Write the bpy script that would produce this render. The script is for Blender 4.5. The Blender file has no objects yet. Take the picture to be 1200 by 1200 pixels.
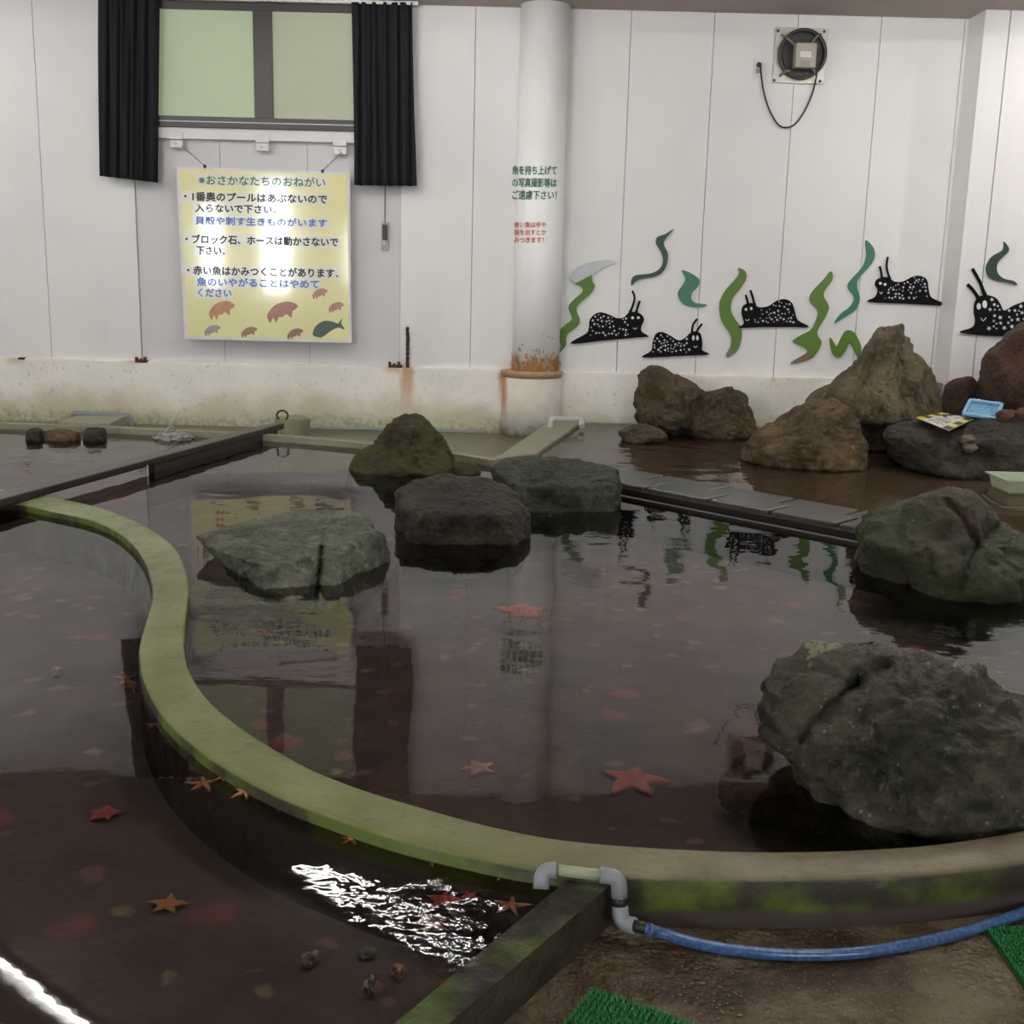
import bpy, bmesh, math, random
import numpy as np
from mathutils import Vector, Matrix
from mathutils.geometry import tessellate_polygon
PI = math.pi
rng = random.Random(7)
S = bpy.context.scene
C = S.collection

# ------------------------------------------------------------------ camera
FPX = 1340.0
CAM = np.array([0, 0, 1.40])
YAW, PITCH, ROLL = [math.radians(a) for a in (.17, 11.8, 1.42)]
def basis():
    cy, sy = math.cos(YAW), math.sin(YAW)
    F = np.array([sy*math.cos(PITCH), cy*math.cos(PITCH), -math.sin(PITCH)])
    Rt = np.array([cy, -sy, 0.0]); U = np.cross(Rt, F)
    c, s = math.cos(ROLL), math.sin(ROLL)
    return c*Rt+s*U, -s*Rt+c*U, F
CR, CU, CF = basis()
cd = bpy.data.cameras.new('camera'); cam = bpy.data.objects.new('camera', cd); C.objects.link(cam)
M = Matrix(((CR[0], CU[0], -CF[0], CAM[0]), (CR[1], CU[1], -CF[1], CAM[1]), (CR[2], CU[2], -CF[2], CAM[2]), (0, 0, 0, 1)))
cam.matrix_world = M
cd.sensor_width = 36; cd.lens = 36*FPX/1200; cd.clip_start = .02
S.camera = cam
S.view_settings.view_transform = 'Standard'; S.view_settings.look = 'None'
S.view_settings.gamma = 1; S.view_settings.use_curve_mapping = False
S.view_settings.exposure = 1.42

def ray(px, py):
    return CF + (px-600)/FPX*CR - (py-600)/FPX*CU
def at_z(px, py, z):
    d = ray(px, py); return CAM + d*((z-CAM[2])/d[2])
def at_y(px, py, y):
    d = ray(px, py); return CAM + d*(y/d[1])
def project(P):
    d = P-CAM; w = d@CF
    return np.stack([600+FPX*(d@CR)/w, 600-FPX*(d@CU)/w, w], -1)

# ------------------------------------------------------------------ world
w = bpy.data.worlds.new('world'); S.world = w; w.use_nodes = True
w.node_tree.nodes['Background'].inputs[0].default_value = (.75, .85, 1, 1)
w.node_tree.nodes['Background'].inputs[1].default_value = .4

# ------------------------------------------------------------------ levels
WY = 10.2           # back wall
PIERY = 9.85        # projecting pier at the right
RIM = .12           # top of pool rims
WIN = .075          # water of the big pool
WLE = .082          # water of the near left pool
BED = -.15
PLAT = .09          # shallow platform
WPL = .112
ZC = 3.57
BASE = .56

# ------------------------------------------------------------------ materials
class NT:
    def __init__(s, name):
        s.m = bpy.data.materials.new(name); s.m.use_nodes = True
        s.t = s.m.node_tree; s.n = s.t.nodes; s.l = s.t.links
        s.b = s.n['Principled BSDF']; s.out = s.n['Material Output']
        s._pos = None
    def new(s, ty, **k):
        n = s.n.new(ty)
        for a, v in k.items(): setattr(n, a, v)
        return n
    def link(s, a, b): s.l.new(a, b)
    def pos(s, obj=False):
        if s._pos is None:
            s._pos = s.new('ShaderNodeTexCoord').outputs['Object'] if obj else s.new('ShaderNodeNewGeometry').outputs['Position']
        return s._pos
    def noise(s, scale, detail=4, rough=.55, stretch=None, dist=0):
        n = s.new('ShaderNodeTexNoise'); n.inputs['Scale'].default_value = scale
        n.inputs['Detail'].default_value = detail; n.inputs['Roughness'].default_value = rough
        n.inputs['Distortion'].default_value = dist
        p = s.pos()
        if stretch:
            m = s.new('ShaderNodeMapping'); m.inputs['Scale'].default_value = stretch
            s.link(p, m.inputs[0]); p = m.outputs[0]
        s.link(p, n.inputs['Vector']); return n.outputs['Fac']
    def voro(s, scale, feature='F1', out='Distance'):
        n = s.new('ShaderNodeTexVoronoi', feature=feature); n.inputs['Scale'].default_value = scale
        s.link(s.pos(), n.inputs['Vector']); return n.outputs[out]
    def rng(s, v, a, b, c=0, d=1, smooth=True):
        n = s.new('ShaderNodeMapRange'); n.interpolation_type = 'SMOOTHSTEP' if smooth else 'LINEAR'
        for i, x in enumerate((a, b, c, d)): n.inputs[i+1].default_value = x
        s.link(v, n.inputs[0]); return n.outputs[0]
    def math(s, op, a, b=None):
        n = s.new('ShaderNodeMath', operation=op)
        for i, x in enumerate((a, b)):
            if x is None: continue
            if isinstance(x, (int, float)): n.inputs[i].default_value = x
            else: s.link(x, n.inputs[i])
        return n.outputs[0]
    def mul(s, a, b): return s.math('MULTIPLY', a, b)
    def mix(s, f, a, b):
        n = s.new('ShaderNodeMix', data_type='RGBA')
        if isinstance(f, (int, float)): n.inputs[0].default_value = f
        else: s.link(f, n.inputs[0])
        for i, x in ((6, a), (7, b)):
            if isinstance(x, tuple): n.inputs[i].default_value = (*x, 1)
            else: s.link(x, n.inputs[i])
        return n.outputs[2]
    def xyz(s):
        n = s.new('ShaderNodeSeparateXYZ'); s.link(s.pos(), n.inputs[0]); return n.outputs
    def normal_z(s):
        n = s.new('ShaderNodeSeparateXYZ'); g = s.new('ShaderNodeNewGeometry')
        s.link(g.outputs['Normal'], n.inputs[0]); return n.outputs[2]
    def color(s, c):
        if isinstance(c, tuple): s.b.inputs['Base Color'].default_value = (*c, 1)
        else: s.link(c, s.b.inputs['Base Color'])
    def rough(s, r):
        if isinstance(r, (int, float)): s.b.inputs['Roughness'].default_value = r
        else: s.link(r, s.b.inputs['Roughness'])
    def bump(s, h, strength=.3, dist=.01):
        n = s.new('ShaderNodeBump'); n.inputs['Strength'].default_value = strength
        n.inputs['Distance'].default_value = dist; s.link(h, n.inputs['Height'])
        s.link(n.outputs[0], s.b.inputs['Normal']); return n
def srgb(r, g, b):
    f = lambda c: (c/255/12.92) if c/255 <= .04045 else ((c/255+.055)/1.055)**2.4
    return (f(r), f(g), f(b))
MATS = {}
def plain(name, c, rough=.5, var=.12, metal=0, scale=12, bump=.0, obj=True):
    if name in MATS: return MATS[name]
    t = NT(name); t.pos(obj)
    c2 = tuple(x*(1-var*2) for x in c)
    t.color(t.mix(t.noise(scale), c2, c)); t.rough(rough); t.b.inputs['Metallic'].default_value = metal
    if bump: t.bump(t.noise(scale*5), bump, .004)
    MATS[name] = t.m; return t.m

def wall_mat():
    t = NT('painted_wall'); x, y, z = t.xyz()
    col = t.mix(t.rng(t.noise(.7, 3), .35, .7), (.80, .79, .77), (.74, .725, .72))
    col = t.mix(t.mul(t.rng(t.noise(3, 5, stretch=(1, 1, .12)), .5, .8), .25), col, (.58, .56, .52))
    # yellowish rust bleed along the foot of the cladding
    foot = t.mul(t.rng(z, BASE+.12, BASE, 0, 1), t.rng(t.noise(6, 4), .45, .7))
    col = t.mix(t.mul(foot, .3), col, (.72, .52, .30))
    col = t.mix(t.mul(t.rng(t.voro(9), .06, .02), t.rng(t.noise(2.2), .62, .7)), col, (.3, .25, .2))
    t.color(col); t.rough(.45); t.bump(t.noise(8, 3), .08, .01); return t.m
def rust_layer(t, col, x, z, px, py, wx, up, down, amount=1.0, c=(.50, .24, .09)):
    P = at_y(px, py, WY)
    dx = t.math('ABSOLUTE', t.math('SUBTRACT', x, float(P[0])))
    n = t.noise(14, 5, stretch=(1, 1, .25))
    mx = t.rng(t.math('ADD', dx, t.mul(t.math('SUBTRACT', n, .5), wx*1.2)), wx, wx*.15)
    mz = t.mul(t.rng(z, float(P[2])-down, float(P[2])), t.rng(z, float(P[2])+up, float(P[2])+up*.5))
    return t.mix(t.mul(t.mul(mx, mz), amount*.85), col, c)
def plinth_mat():
    t = NT('stained_plinth_concrete'); x, y, z = t.xyz()
    col = t.mix(t.rng(t.noise(2.5, 5), .35, .7), (.83, .81, .75), (.73, .71, .63))
    zz = t.math('SUBTRACT', z, t.mul(t.math('SUBTRACT', t.noise(2.2, 4), .5), .55))
    side = t.rng(x, .6, 1.4, 0, 1)
    col = t.mix(t.mul(t.rng(zz, .36, .08), .75), col, (.46, .44, .27))
    col = t.mix(t.mul(t.mul(side, t.rng(zz, .5, .2)), .4), col, (.50, .54, .46))
    zg = t.math('SUBTRACT', z, t.mul(t.math('SUBTRACT', t.noise(7, 6), .5), .3))
    col = t.mix(t.mul(t.mul(t.rng(zg, .17, .0), t.rng(t.noise(25, 5), .25, .75)), .7), col, (.13, .14, .06))
    col = t.mix(t.mul(t.rng(t.noise(30, 6), .62, .7), .5), col, (.3, .29, .2))
    for a in [(478, 434, .09, .10, .46, .95), (159, 421, .10, .05, .06, .7), (20, 421, .10, .05, .06, .6), (588, 440, .05, .04, .3, .8), (462, 432, .12, .05, .05, .7), (905, 440, .04, .03, .10, .4)]:
        col = rust_layer(t, col, x, z, *a)
    t.color(col); t.rough(.75); t.bump(t.noise(22, 6), .35, .012); return t.m
def concrete_rim():
    t = NT('algae_covered_rim'); x, y, z = t.xyz(); nz = t.normal_z()
    n = t.noise(3, 6, .65)
    green = t.mix(t.rng(n, .3, .7), (.13, .15, .04), (.23, .24, .095))
    tan = t.mix(t.rng(t.noise(5, 6), .3, .7), (.13, .108, .065), (.23, .195, .12))
    top = t.mix(t.rng(t.math('ADD', x, t.mul(y, -.25)), -1.0, .1), green, tan)
    top = t.mix(t.mul(t.rng(y, 3.3, 5.5), .9), top, t.mix(t.rng(n, .3, .7), (.17, .20, .09), (.29, .31, .18)))
    top = t.mix(t.mul(t.rng(t.noise(28, 5), .58, .72), .5), top, (.08, .10, .03))
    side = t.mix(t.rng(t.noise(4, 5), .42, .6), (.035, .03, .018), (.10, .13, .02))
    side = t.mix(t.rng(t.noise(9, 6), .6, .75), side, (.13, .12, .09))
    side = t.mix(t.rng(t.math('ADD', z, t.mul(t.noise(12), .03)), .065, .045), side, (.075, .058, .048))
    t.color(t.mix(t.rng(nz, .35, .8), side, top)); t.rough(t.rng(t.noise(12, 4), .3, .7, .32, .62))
    t.b.inputs['Specular IOR Level'].default_value = .35
    t.bump(t.noise(40, 6), .5, .006); return t.m
def wet_floor_mat():
    t = NT('wet_concrete_floor')
    n = t.noise(2.3, 6, .6)
    col = t.mix(t.rng(n, .40, .60), (.040, .022, .009), (.165, .125, .078))
    col = t.mix(t.mul(t.rng(t.noise(5.5, 6, .7), .52, .62), .7), col, (.055, .030, .012))
    col = t.mix(t.rng(t.voro(75), .22, .12), col, (.24, .20, .15))
    col = t.mix(t.mul(t.rng(t.noise(60, 3), .6, .75), .6), col, (.02, .016, .012))
    t.color(col); t.rough(t.rng(t.noise(3.2, 5), .42, .58, .22, .7))
    t.b.inputs['Specular IOR Level'].default_value = .25
    h = t.math('ADD', t.noise(60, 5), t.mul(t.voro(75), .6))
    t.bump(h, .8, .012); return t.m
def bed_mat():
    t = NT('pool_bed_silt')
    col = t.mix(t.rng(t.noise(4, 6, .65), .3, .7), (.070, .052, .047), (.125, .095, .084))
    for sc, th, c in ((3.2, .17, (.30, .09, .09)), (6.5, .20, (.26, .15, .15)), (5.1, .14, (.30, .24, .15))):
        v = t.new('ShaderNodeTexVoronoi'); v.inputs['Scale'].default_value = sc
        dn = t.new('ShaderNodeTexNoise'); dn.inputs['Scale'].default_value = 9
        t.link(t.pos(), dn.inputs['Vector'])
        vm = t.new('ShaderNodeVectorMath', operation='MULTIPLY_ADD'); t.link(dn.outputs['Color'], vm.inputs[0]); vm.inputs[1].default_value = (.12, .12, .12); t.link(t.pos(), vm.inputs[2])
        t.link(vm.outputs[0], v.inputs['Vector'])
        sel = t.new('ShaderNodeSeparateColor'); t.link(v.outputs['Color'], sel.inputs[0])
        msk = t.mul(t.rng(v.outputs['Distance'], th+.06, th-.06), t.rng(sel.outputs[0], .40, .46))
        col = t.mix(t.mul(msk, .7), col, c)
    t.color(col); t.rough(.85); t.bump(t.noise(35, 5), .5, .02); return t.m
def water_mat(name, tint, amp=.0030, chop=None, fresh=1.333, ripples=()):
    """clear water film: fresnel mirror over tinted see-through"""
    t = NT(name); t.n.remove(t.b); x, y, z = t.xyz()
    fr = t.new('ShaderNodeFresnel'); fr.inputs['IOR'].default_value = fresh
    gl = t.new('ShaderNodeBsdfGlossy'); gl.inputs['Roughness'].default_value = .012
    tr = t.new('ShaderNodeBsdfTransparent'); tr.inputs[0].default_value = (*tint, 1)
    mx = t.new('ShaderNodeMixShader')
    h = t.mul(t.noise(1.1, 2, .4, stretch=(1, 1.6, 1)), amp*10)
    h = t.math('ADD', h, t.mul(t.noise(7, 2, .5, stretch=(1, 1.5, 1)), amp*.55))
    for (cx, cy, r, a, sc) in ripples:
        d2 = t.math('ADD', t.math('POWER', t.math('SUBTRACT', x, cx), 2.0), t.math('POWER', t.math('SUBTRACT', y, cy), 2.0))
        d = t.math('SQRT', d2)
        msk = t.rng(d, r, r*.15)
        wv = t.math('SINE', t.math('ADD', t.mul(d, sc*2.2), t.mul(t.noise(sc*.28, 3), 9.0)))
        loc = t.math('ADD', t.mul(wv, .25), t.mul(t.noise(sc*.8, 3, .5), 1.0))
        h = t.math('ADD', h, t.mul(t.mul(msk, loc), a))
    b = t.new('ShaderNodeBump'); b.inputs['Strength'].default_value = 1; b.inputs['Distance'].default_value = 1
    t.link(h, b.inputs['Height'])
    t.link(b.outputs[0], gl.inputs['Normal']); t.link(b.outputs[0], fr.inputs['Normal'])
    t.link(fr.outputs[0], mx.inputs[0]); t.link(tr.outputs[0], mx.inputs[1]); t.link(gl.outputs[0], mx.inputs[2])
    t.link(mx.outputs[0], t.out.inputs[0]); return t.m
def rock_mat(name, dark, light, moss=None, moss_amt=.3, speck=.3, wet=.6, warm=None, lichen=None):
    t = NT(name); t.pos(True)
    n = t.noise(3.2, 12, .74)
    col = t.mix(t.rng(n, .36, .64), dark, light)
    col = t.mix(t.mul(t.rng(t.noise(9, 10, .75), .50, .66), .75), col, tuple(c*.35 for c in dark))
    col = t.mix(t.mul(t.rng(t.noise(24, 8, .75), .54, .68), .6), col, tuple(min(1, c*1.9) for c in light))
    if warm: col = t.mix(t.mul(t.rng(t.noise(2.1, 7, .65), .46, .60), .8), col, warm)
    if moss: col = t.mix(t.mul(t.rng(t.noise(2.6, 9, .75), .62-moss_amt*.4, .72-moss_amt*.4), .8), col, moss)
    vs_ = t.math('ADD', t.voro(38), t.mul(t.noise(90, 3), .22))
    col = t.mix(t.mul(t.rng(vs_, .32, .24), t.rng(t.noise(7, 6, .7), .66-speck*.2, .72-speck*.2)), col, (.36, .38, .32))
    if lichen:
        for (P, r, c) in lichen:
            vd = t.new('ShaderNodeVectorMath', operation='DISTANCE'); g = t.new('ShaderNodeNewGeometry')
            t.link(g.outputs['Position'], vd.inputs[0]); vd.inputs[1].default_value = P
            d = t.math('ADD', vd.outputs['Value'], t.mul(t.math('SUBTRACT', t.noise(22, 5), .5), r*1.6))
            col = t.mix(t.mul(t.rng(d, r, r*.7), t.rng(t.noise(70, 3), .36, .52)), col, c)
    t.color(col); t.rough(t.rng(n, .3, .7, wet-.12, wet+.15))
    t.b.inputs['Specular IOR Level'].default_value = .4
    h = t.math('ADD', t.mul(t.noise(11, 12, .8), 1.6), t.mul(t.voro(30), .45))
    t.bump(h, 1.0, .045); return t.m

# ------------------------------------------------------------------ object helpers
def link(name, bm, m=None, parent=None, smooth=False, origin=None):
    me = bpy.data.meshes.new(name)
    bmesh.ops.recalc_face_normals(bm, faces=bm.faces)
    bm.to_mesh(me); bm.free()
    if smooth:
        for p in me.polygons: p.use_smooth = True
    if m: me.materials.append(m)
    o = bpy.data.objects.new(name, me); C.objects.link(o)
    if parent is not None:
        o.parent = parent
        off = -Vector(parent['_o'])
        me.transform(Matrix.Translation(off))
    elif origin is None and len(me.vertices):
        co = np.empty(len(me.vertices)*3); me.vertices.foreach_get('co', co); co = co.reshape(-1, 3)
        mn, mxx = co.min(0), co.max(0); origin = ((mn[0]+mxx[0])/2, (mn[1]+mxx[1])/2, mn[2])
    if parent is None:
        me.transform(Matrix.Translation(-Vector(origin))); o.location = origin; o['_o'] = list(map(float, origin))
    else: o['_o'] = list(parent['_o'])
    return o
def root(name, origin, label=None, cat=None, group=None):
    o = bpy.data.objects.new(name, None); C.objects.link(o); o.empty_display_size = .05
    o.location = origin; o['_o'] = list(map(float, origin))
    return tag(o, label, cat, group)
def tag(o, label=None, cat=None, group=None, kind=None):
    if label: o['label'] = label
    if cat: o['category'] = cat
    if group: o['group'] = group
    if kind: o['kind'] = kind
    return o
def struct(name, bm, m, parent=None, smooth=False):
    o = link(name, bm, m, parent, smooth)
    if parent is None: o['kind'] = 'structure'
    return o
def box(bm, x0, x1, y0, y1, z0, z1, bev=0):
    vs = [bm.verts.new((x, y, z)) for z in (z0, z1) for y in (y0, y1) for x in (x0, x1)]
    fs = [bm.faces.new([vs[i] for i in f]) for f in ((0, 1, 3, 2), (4, 6, 7, 5), (0, 4, 5, 1), (2, 3, 7, 6), (0, 2, 6, 4), (1, 5, 7, 3))]
    if bev:
        es = list({e for f in fs for e in f.edges})
        bmesh.ops.bevel(bm, geom=es, offset=bev, segments=2, affect='EDGES', profile=.6)
def prism(bm, pts, z0, z1):
    """vertical prism over concave plan polygon"""
    tri = tessellate_polygon([[Vector((p[0], p[1], 0)) for p in pts]])
    a = [bm.verts.new((p[0], p[1], z0)) for p in pts]; b = [bm.verts.new((p[0], p[1], z1)) for p in pts]
    for t in tri:
        bm.faces.new([a[i] for i in t]); bm.faces.new([b[i] for i in t])
    n = len(pts)
    for i in range(n): bm.faces.new((a[i], a[(i+1) % n], b[(i+1) % n], b[i]))
def flat(bm, pts):
    tri = tessellate_polygon([[Vector(p) for p in pts]])
    a = [bm.verts.new(p) for p in pts]
    for t in tri: bm.faces.new([a[i] for i in t])
def slab_y(bm, pts, y0, y1):
    """plate standing in the wall plane; pts are (x, z)"""
    tri = tessellate_polygon([[Vector((p[0], p[1], 0)) for p in pts]])
    a = [bm.verts.new((p[0], y0, p[1])) for p in pts]; b = [bm.verts.new((p[0], y1, p[1])) for p in pts]
    for t in tri:
        bm.faces.new([a[i] for i in t]); bm.faces.new([b[i] for i in t])
    n = len(pts)
    for i in range(n): bm.faces.new((a[i], a[(i+1) % n], b[(i+1) % n], b[i]))
def tube(bm, pts, r, seg=8, cap=True):
    pts = [Vector(p) for p in pts]; rings = []
    rr = r if isinstance(r, (list, tuple)) else [r]*len(pts)
    up = Vector((0, 0, 1)); prev = None
    for i, p in enumerate(pts):
        d = (pts[min(i+1, len(pts)-1)]-pts[max(i-1, 0)]).normalized()
        a = prev if prev is not None else (up if abs(d.dot(up)) < .9 else Vector((1, 0, 0)))
        u = (a-d*a.dot(d)).normalized(); v = d.cross(u); prev = u
        rings.append([bm.verts.new(p+(u*math.cos(2*PI*k/seg)+v*math.sin(2*PI*k/seg))*rr[i]) for k in range(seg)])
    for i in range(len(rings)-1):
        for k in range(seg):
            bm.faces.new((rings[i][k], rings[i][(k+1) % seg], rings[i+1][(k+1) % seg], rings[i+1][k]))
    if cap: bm.faces.new(rings[0]); bm.faces.new(rings[-1])
def lathe(bm, cx, cy, prof, seg=40):
    rings = [[bm.verts.new((cx+r*math.cos(2*PI*k/seg), cy+r*math.sin(2*PI*k/seg), z)) for k in range(seg)] for r, z in prof]
    for i in range(len(rings)-1):
        for k in range(seg): bm.faces.new((rings[i][k], rings[i][(k+1) % seg], rings[i+1][(k+1) % seg], rings[i+1][k]))
    bm.faces.new(rings[0]); bm.faces.new(rings[-1])
def smooth_pts(pts, n=4, closed=False):
    P = [np.array(p, float) for p in pts]; N = len(P); out = []
    for i in range(N if closed else N-1):
        if closed: a, b, c, d = P[i-1], P[i], P[(i+1) % N], P[(i+2) % N]
        else: a, b, c, d = P[max(i-1, 0)], P[i], P[i+1], P[min(i+2, N-1)]
        for k in range(n):
            t = k/n
            out.append(.5*((2*b)+(c-a)*t+(2*a-5*b+4*c-d)*t*t+(3*b-a-3*c+d)*t**3))
    if not closed: out.append(P[-1])
    return out
def fillet(pts, r, n=5):
    pts = [Vector(p) for p in pts]; out = [pts[0]]
    for i in range(1, len(pts)-1):
        a, b, c = pts[i-1], pts[i], pts[i+1]
        p = b+(a-b).normalized()*r; q = b+(c-b).normalized()*r
        for k in range(n+1):
            t = k/n; out.append(p*(1-t)**2+b*2*t*(1-t)+q*t*t)
    out.append(pts[-1]); return out

# numpy gradient-free value noise
def _hash(ix, iy, iz, s):
    h = (ix*374761393+iy*668265263+iz*2147483647+s*1274126177) & 0xffffffff
    h = ((h ^ (h >> 13))*1274126177) & 0xffffffff
    h = ((h ^ (h >> 16))*2246822519) & 0xffffffff
    return ((h ^ (h >> 15)) & 0xffffff)/0xffffff*2-1
def vnoise(P, s=0):
    I = np.floor(P).astype(np.int64); f = P-I; f = f*f*f*(f*(f*6-15)+10); out = 0
    for dx in (0, 1):
        for dy in (0, 1):
            for dz in (0, 1):
                wgt = (f[:, 0] if dx else 1-f[:, 0])*(f[:, 1] if dy else 1-f[:, 1])*(f[:, 2] if dz else 1-f[:, 2])
                out = out+wgt*_hash(I[:, 0]+dx, I[:, 1]+dy, I[:, 2]+dz, s)
    return out
def fbm(P, s=0, oct=4, gain=.5):
    a, o = 1, 0
    for k in range(oct):
        o = o+a*vnoise(P*2**k+17.3*k, s+k); a *= gain
    return o

ICO = {}
def ico(sub):
    if sub not in ICO:
        bm = bmesh.new(); bmesh.ops.create_icosphere(bm, subdivisions=sub, radius=1)
        V = np.array([v.co[:] for v in bm.verts]); V /= np.linalg.norm(V, axis=1)[:, None]
        Fc = [[v.index for v in f.verts] for f in bm.faces]; bm.free(); ICO[sub] = (V, Fc)
    return ICO[sub]
def poly_radius(poly, c, th):
    P = np.array(poly, float)-c; Q = np.roll(P, -1, 0); out = np.zeros(len(th))
    d = np.stack([np.cos(th), np.sin(th)], -1)
    for i in range(len(P)):
        e = Q[i]-P[i]; den = d[:, 0]*e[1]-d[:, 1]*e[0]
        den = np.where(abs(den) < 1e-9, 1e-9, den)
        t = (P[i, 0]*e[1]-P[i, 1]*e[0])/den
        u = (P[i, 0]*d[:, 1]-P[i, 1]*d[:, 0])/den
        out = np.maximum(out, np.where((u >= -1e-6) & (u <= 1+1e-6) & (t > 0), t, 0))
    return out
def rock(name, poly, zw, yline, ry, mat, label, planes=(), sub=5, seed=1, under=30, nrand=12, amp=.10, fine=.022, creases=(), group=None, cut=.82, Y=None):
    """boulder solid: rough convex stone with given faces, fitted to the stone's outline"""
    r_ = random.Random(seed)
    px = np.array(poly, float); xc = (px[:, 0].min()+px[:, 0].max())/2
    y0, y1 = px[:, 1].min(), px[:, 1].max(); ym = (y0+y1)/2
    ext = px.copy(); ext[:, 1] += np.where(px[:, 1] > ym, under*np.clip((px[:, 1]-ym)/(y1-ym)*1.6, 0, 1), 0)
    yc = (ext[:, 1].min()+ext[:, 1].max())/2
    if Y is None: Y = at_z(xc, yline, zw)[1]+.88*ry
    Cw = at_y(xc, yc, Y); dist = (Cw-CAM)@CF
    rx = (px[:, 0].max()-px[:, 0].min())/2*dist/FPX; rz = (ext[:, 1].max()-ext[:, 1].min())/2*dist/FPX
    V, Fc = ico(sub)
    pl = [(np.array(n, float)/np.linalg.norm(n), d) for n, d in planes]
    for k in range(nrand):
        n = np.array([r_.gauss(0, 1) for _ in range(3)]); n /= np.linalg.norm(n)
        pl.append((n, r_.uniform(cut, 1.0)))
    rad = np.zeros(len(V)); K = 26
    for n, d in pl:
        q = V@n; rad += np.exp(-K*np.minimum(d/np.maximum(q, 1e-3), 3.0))
    rad += math.exp(-K*1.0)
    rad = -np.log(rad)/K
    rad = rad*(1+amp*fbm(V*1.7+seed*5.1, seed, 4, .55))
    P = V*rad[:, None]*np.array([rx, ry, rz])+Cw
    pj = project(P); c = project(Cw[None])[0, :2]
    off = pj[:, :2]-c; th = np.arctan2(off[:, 1], off[:, 0]); rr = np.hypot(off[:, 0], off[:, 1])
    nb = 120; b = ((th+PI)/(2*PI)*nb).astype(int) % nb
    Sil = np.zeros(nb); np.maximum.at(Sil, b, rr)
    Sil = np.array([max(Sil[i-1], Sil[i], Sil[(i+1) % nb]) for i in range(nb)])
    Sil = (np.roll(Sil, 1)+Sil*2+np.roll(Sil, -1))/4
    tc = (np.arange(nb)+.5)/nb*2*PI-PI
    sil = np.interp(th, np.concatenate([tc-2*PI, tc, tc+2*PI]), np.tile(Sil, 3))
    spoly = smooth_pts([tuple(p) for p in ext], 3, True)
    T = poly_radius(spoly, c, th)
    k = T/np.maximum(sil, 1e-6)
    off = off*k[:, None]; npx = c+off; wd = pj[:, 2]
    # creases pushed into the stone
    for (a, b2, wpx, dep) in creases:
        a = np.array(a, float); b2 = np.array(b2, float); ab = b2-a
        t = np.clip(((npx-a)@ab)/(ab@ab), 0, 1); dd = np.hypot(*(npx-(a+t[:, None]*ab)).T)
        dd = dd+fbm(P*9, seed+3, 3)*wpx*.4
        front = pj[:, 2] < dist+ry*.25
        wd = wd+np.where(front, dep*np.exp(-(np.maximum(dd, 0)/wpx)**2), 0)
    P2 = CAM+wd[:, None]*(CF+((npx[:, 0]-600)/FPX)[:, None]*CR-((npx[:, 1]-600)/FPX)[:, None]*CU)
    size = (rx+ry+rz)/3
    nd = V/np.array([rx, ry, rz]); nd /= np.linalg.norm(nd, axis=1)[:, None]
    q = P2/size
    f1 = fbm(q*3.1+seed, seed+9, 6 if sub > 5 else 5, .66); rid = 1-np.abs(fbm(q*2.3+seed*2, seed+21, 4, .5))*2
    P2 = P2+nd*(size*fine*(f1*1.1+np.clip(rid, -1, 1)*.7))[:, None]
    me = bpy.data.meshes.new(name)
    base = np.array([Cw[0], Cw[1], P2[:, 2].min()])
    me.from_pydata((P2-base).tolist(), [], Fc)
    for p in me.polygons: p.use_smooth = True
    me.materials.append(mat)
    o = bpy.data.objects.new(name, me); C.objects.link(o); o.location = base; o['_o'] = list(map(float, base))
    return tag(o, label, 'rock', group)

# ================================================================== STRUCTURE
M_wall = wall_mat(); M_plinth = plinth_mat(); M_rim = concrete_rim(); M_floor = wet_floor_mat(); M_bed = bed_mat()
M_ceil = plain('ceiling_board', (.50, .44, .39), .8, .08, scale=2, obj=False)
M_bay = plain('grey_bay_panel', (.66, .64, .64), .5, .04, scale=1.2, obj=False)
XL, XR, YB = -8.0, 7.5, -4.0
# back wall: dark backing plus cladding panels set with open joints
bm = bmesh.new(); box(bm, XL, XR, WY+.03, WY+.25, -.3, ZC+.4)
wall_back = struct('wall_back', bm, plain('joint_backing', (.30, .28, .26), .9, obj=False))
def wx(px, py=300, y=WY): return float(at_y(px, py, y)[0])
joints = [XL, wx(-170), wx(-60), wx(54), wx(161)]
jr = [wx(469), wx(553), wx(635), wx(728), wx(822), wx(916), wx(1010), wx(1104), wx(1150)]
G = .004
for a, b in list(zip(joints[:-1], joints[1:]))+list(zip(jr[:-1], jr[1:])):
    bm = bmesh.new(); box(bm, a+G/2, b-G/2, WY, WY+.04, BASE-.01, ZC, .003)
    struct('wall_panel', bm, M_wall, wall_back)
# window bay panels (slightly set back), below the window
zt = at_y(300, 160, WY)[2]
bj = [wx(161), wx(260), wx(361), wx(469)]
for a, b in zip(bj[:-1], bj[1:]):
    bm = bmesh.new(); box(bm, a+.002, b-.002, WY+.022, WY+.05, BASE-.01, zt, .002)
    struct('bay_panel', bm, M_bay, wall_back)
# pier at the right
px0 = wx(1126, 300, PIERY); pj_ = wx(1154, 300, PIERY)
bm = bmesh.new(); box(bm, px0+.01, XR, PIERY+.03, WY+.3, -.2, ZC+.3)
pier = struct('wall_right_pier', bm, plain('joint_backing', (.1, .1, .1)))
for a, b in ((px0, pj_), (pj_+.008, pj_+.95), (pj_+.958, XR)):
    bm = bmesh.new(); box(bm, a, b, PIERY, PIERY+.04, BASE-.01, ZC, .003); struct('wall_panel', bm, M_wall, pier)
bm = bmesh.new(); box(bm, px0, px0+.04, PIERY+.041, WY+.02, BASE-.01, ZC, .003); struct('wall_panel', bm, M_wall, pier)
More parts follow.
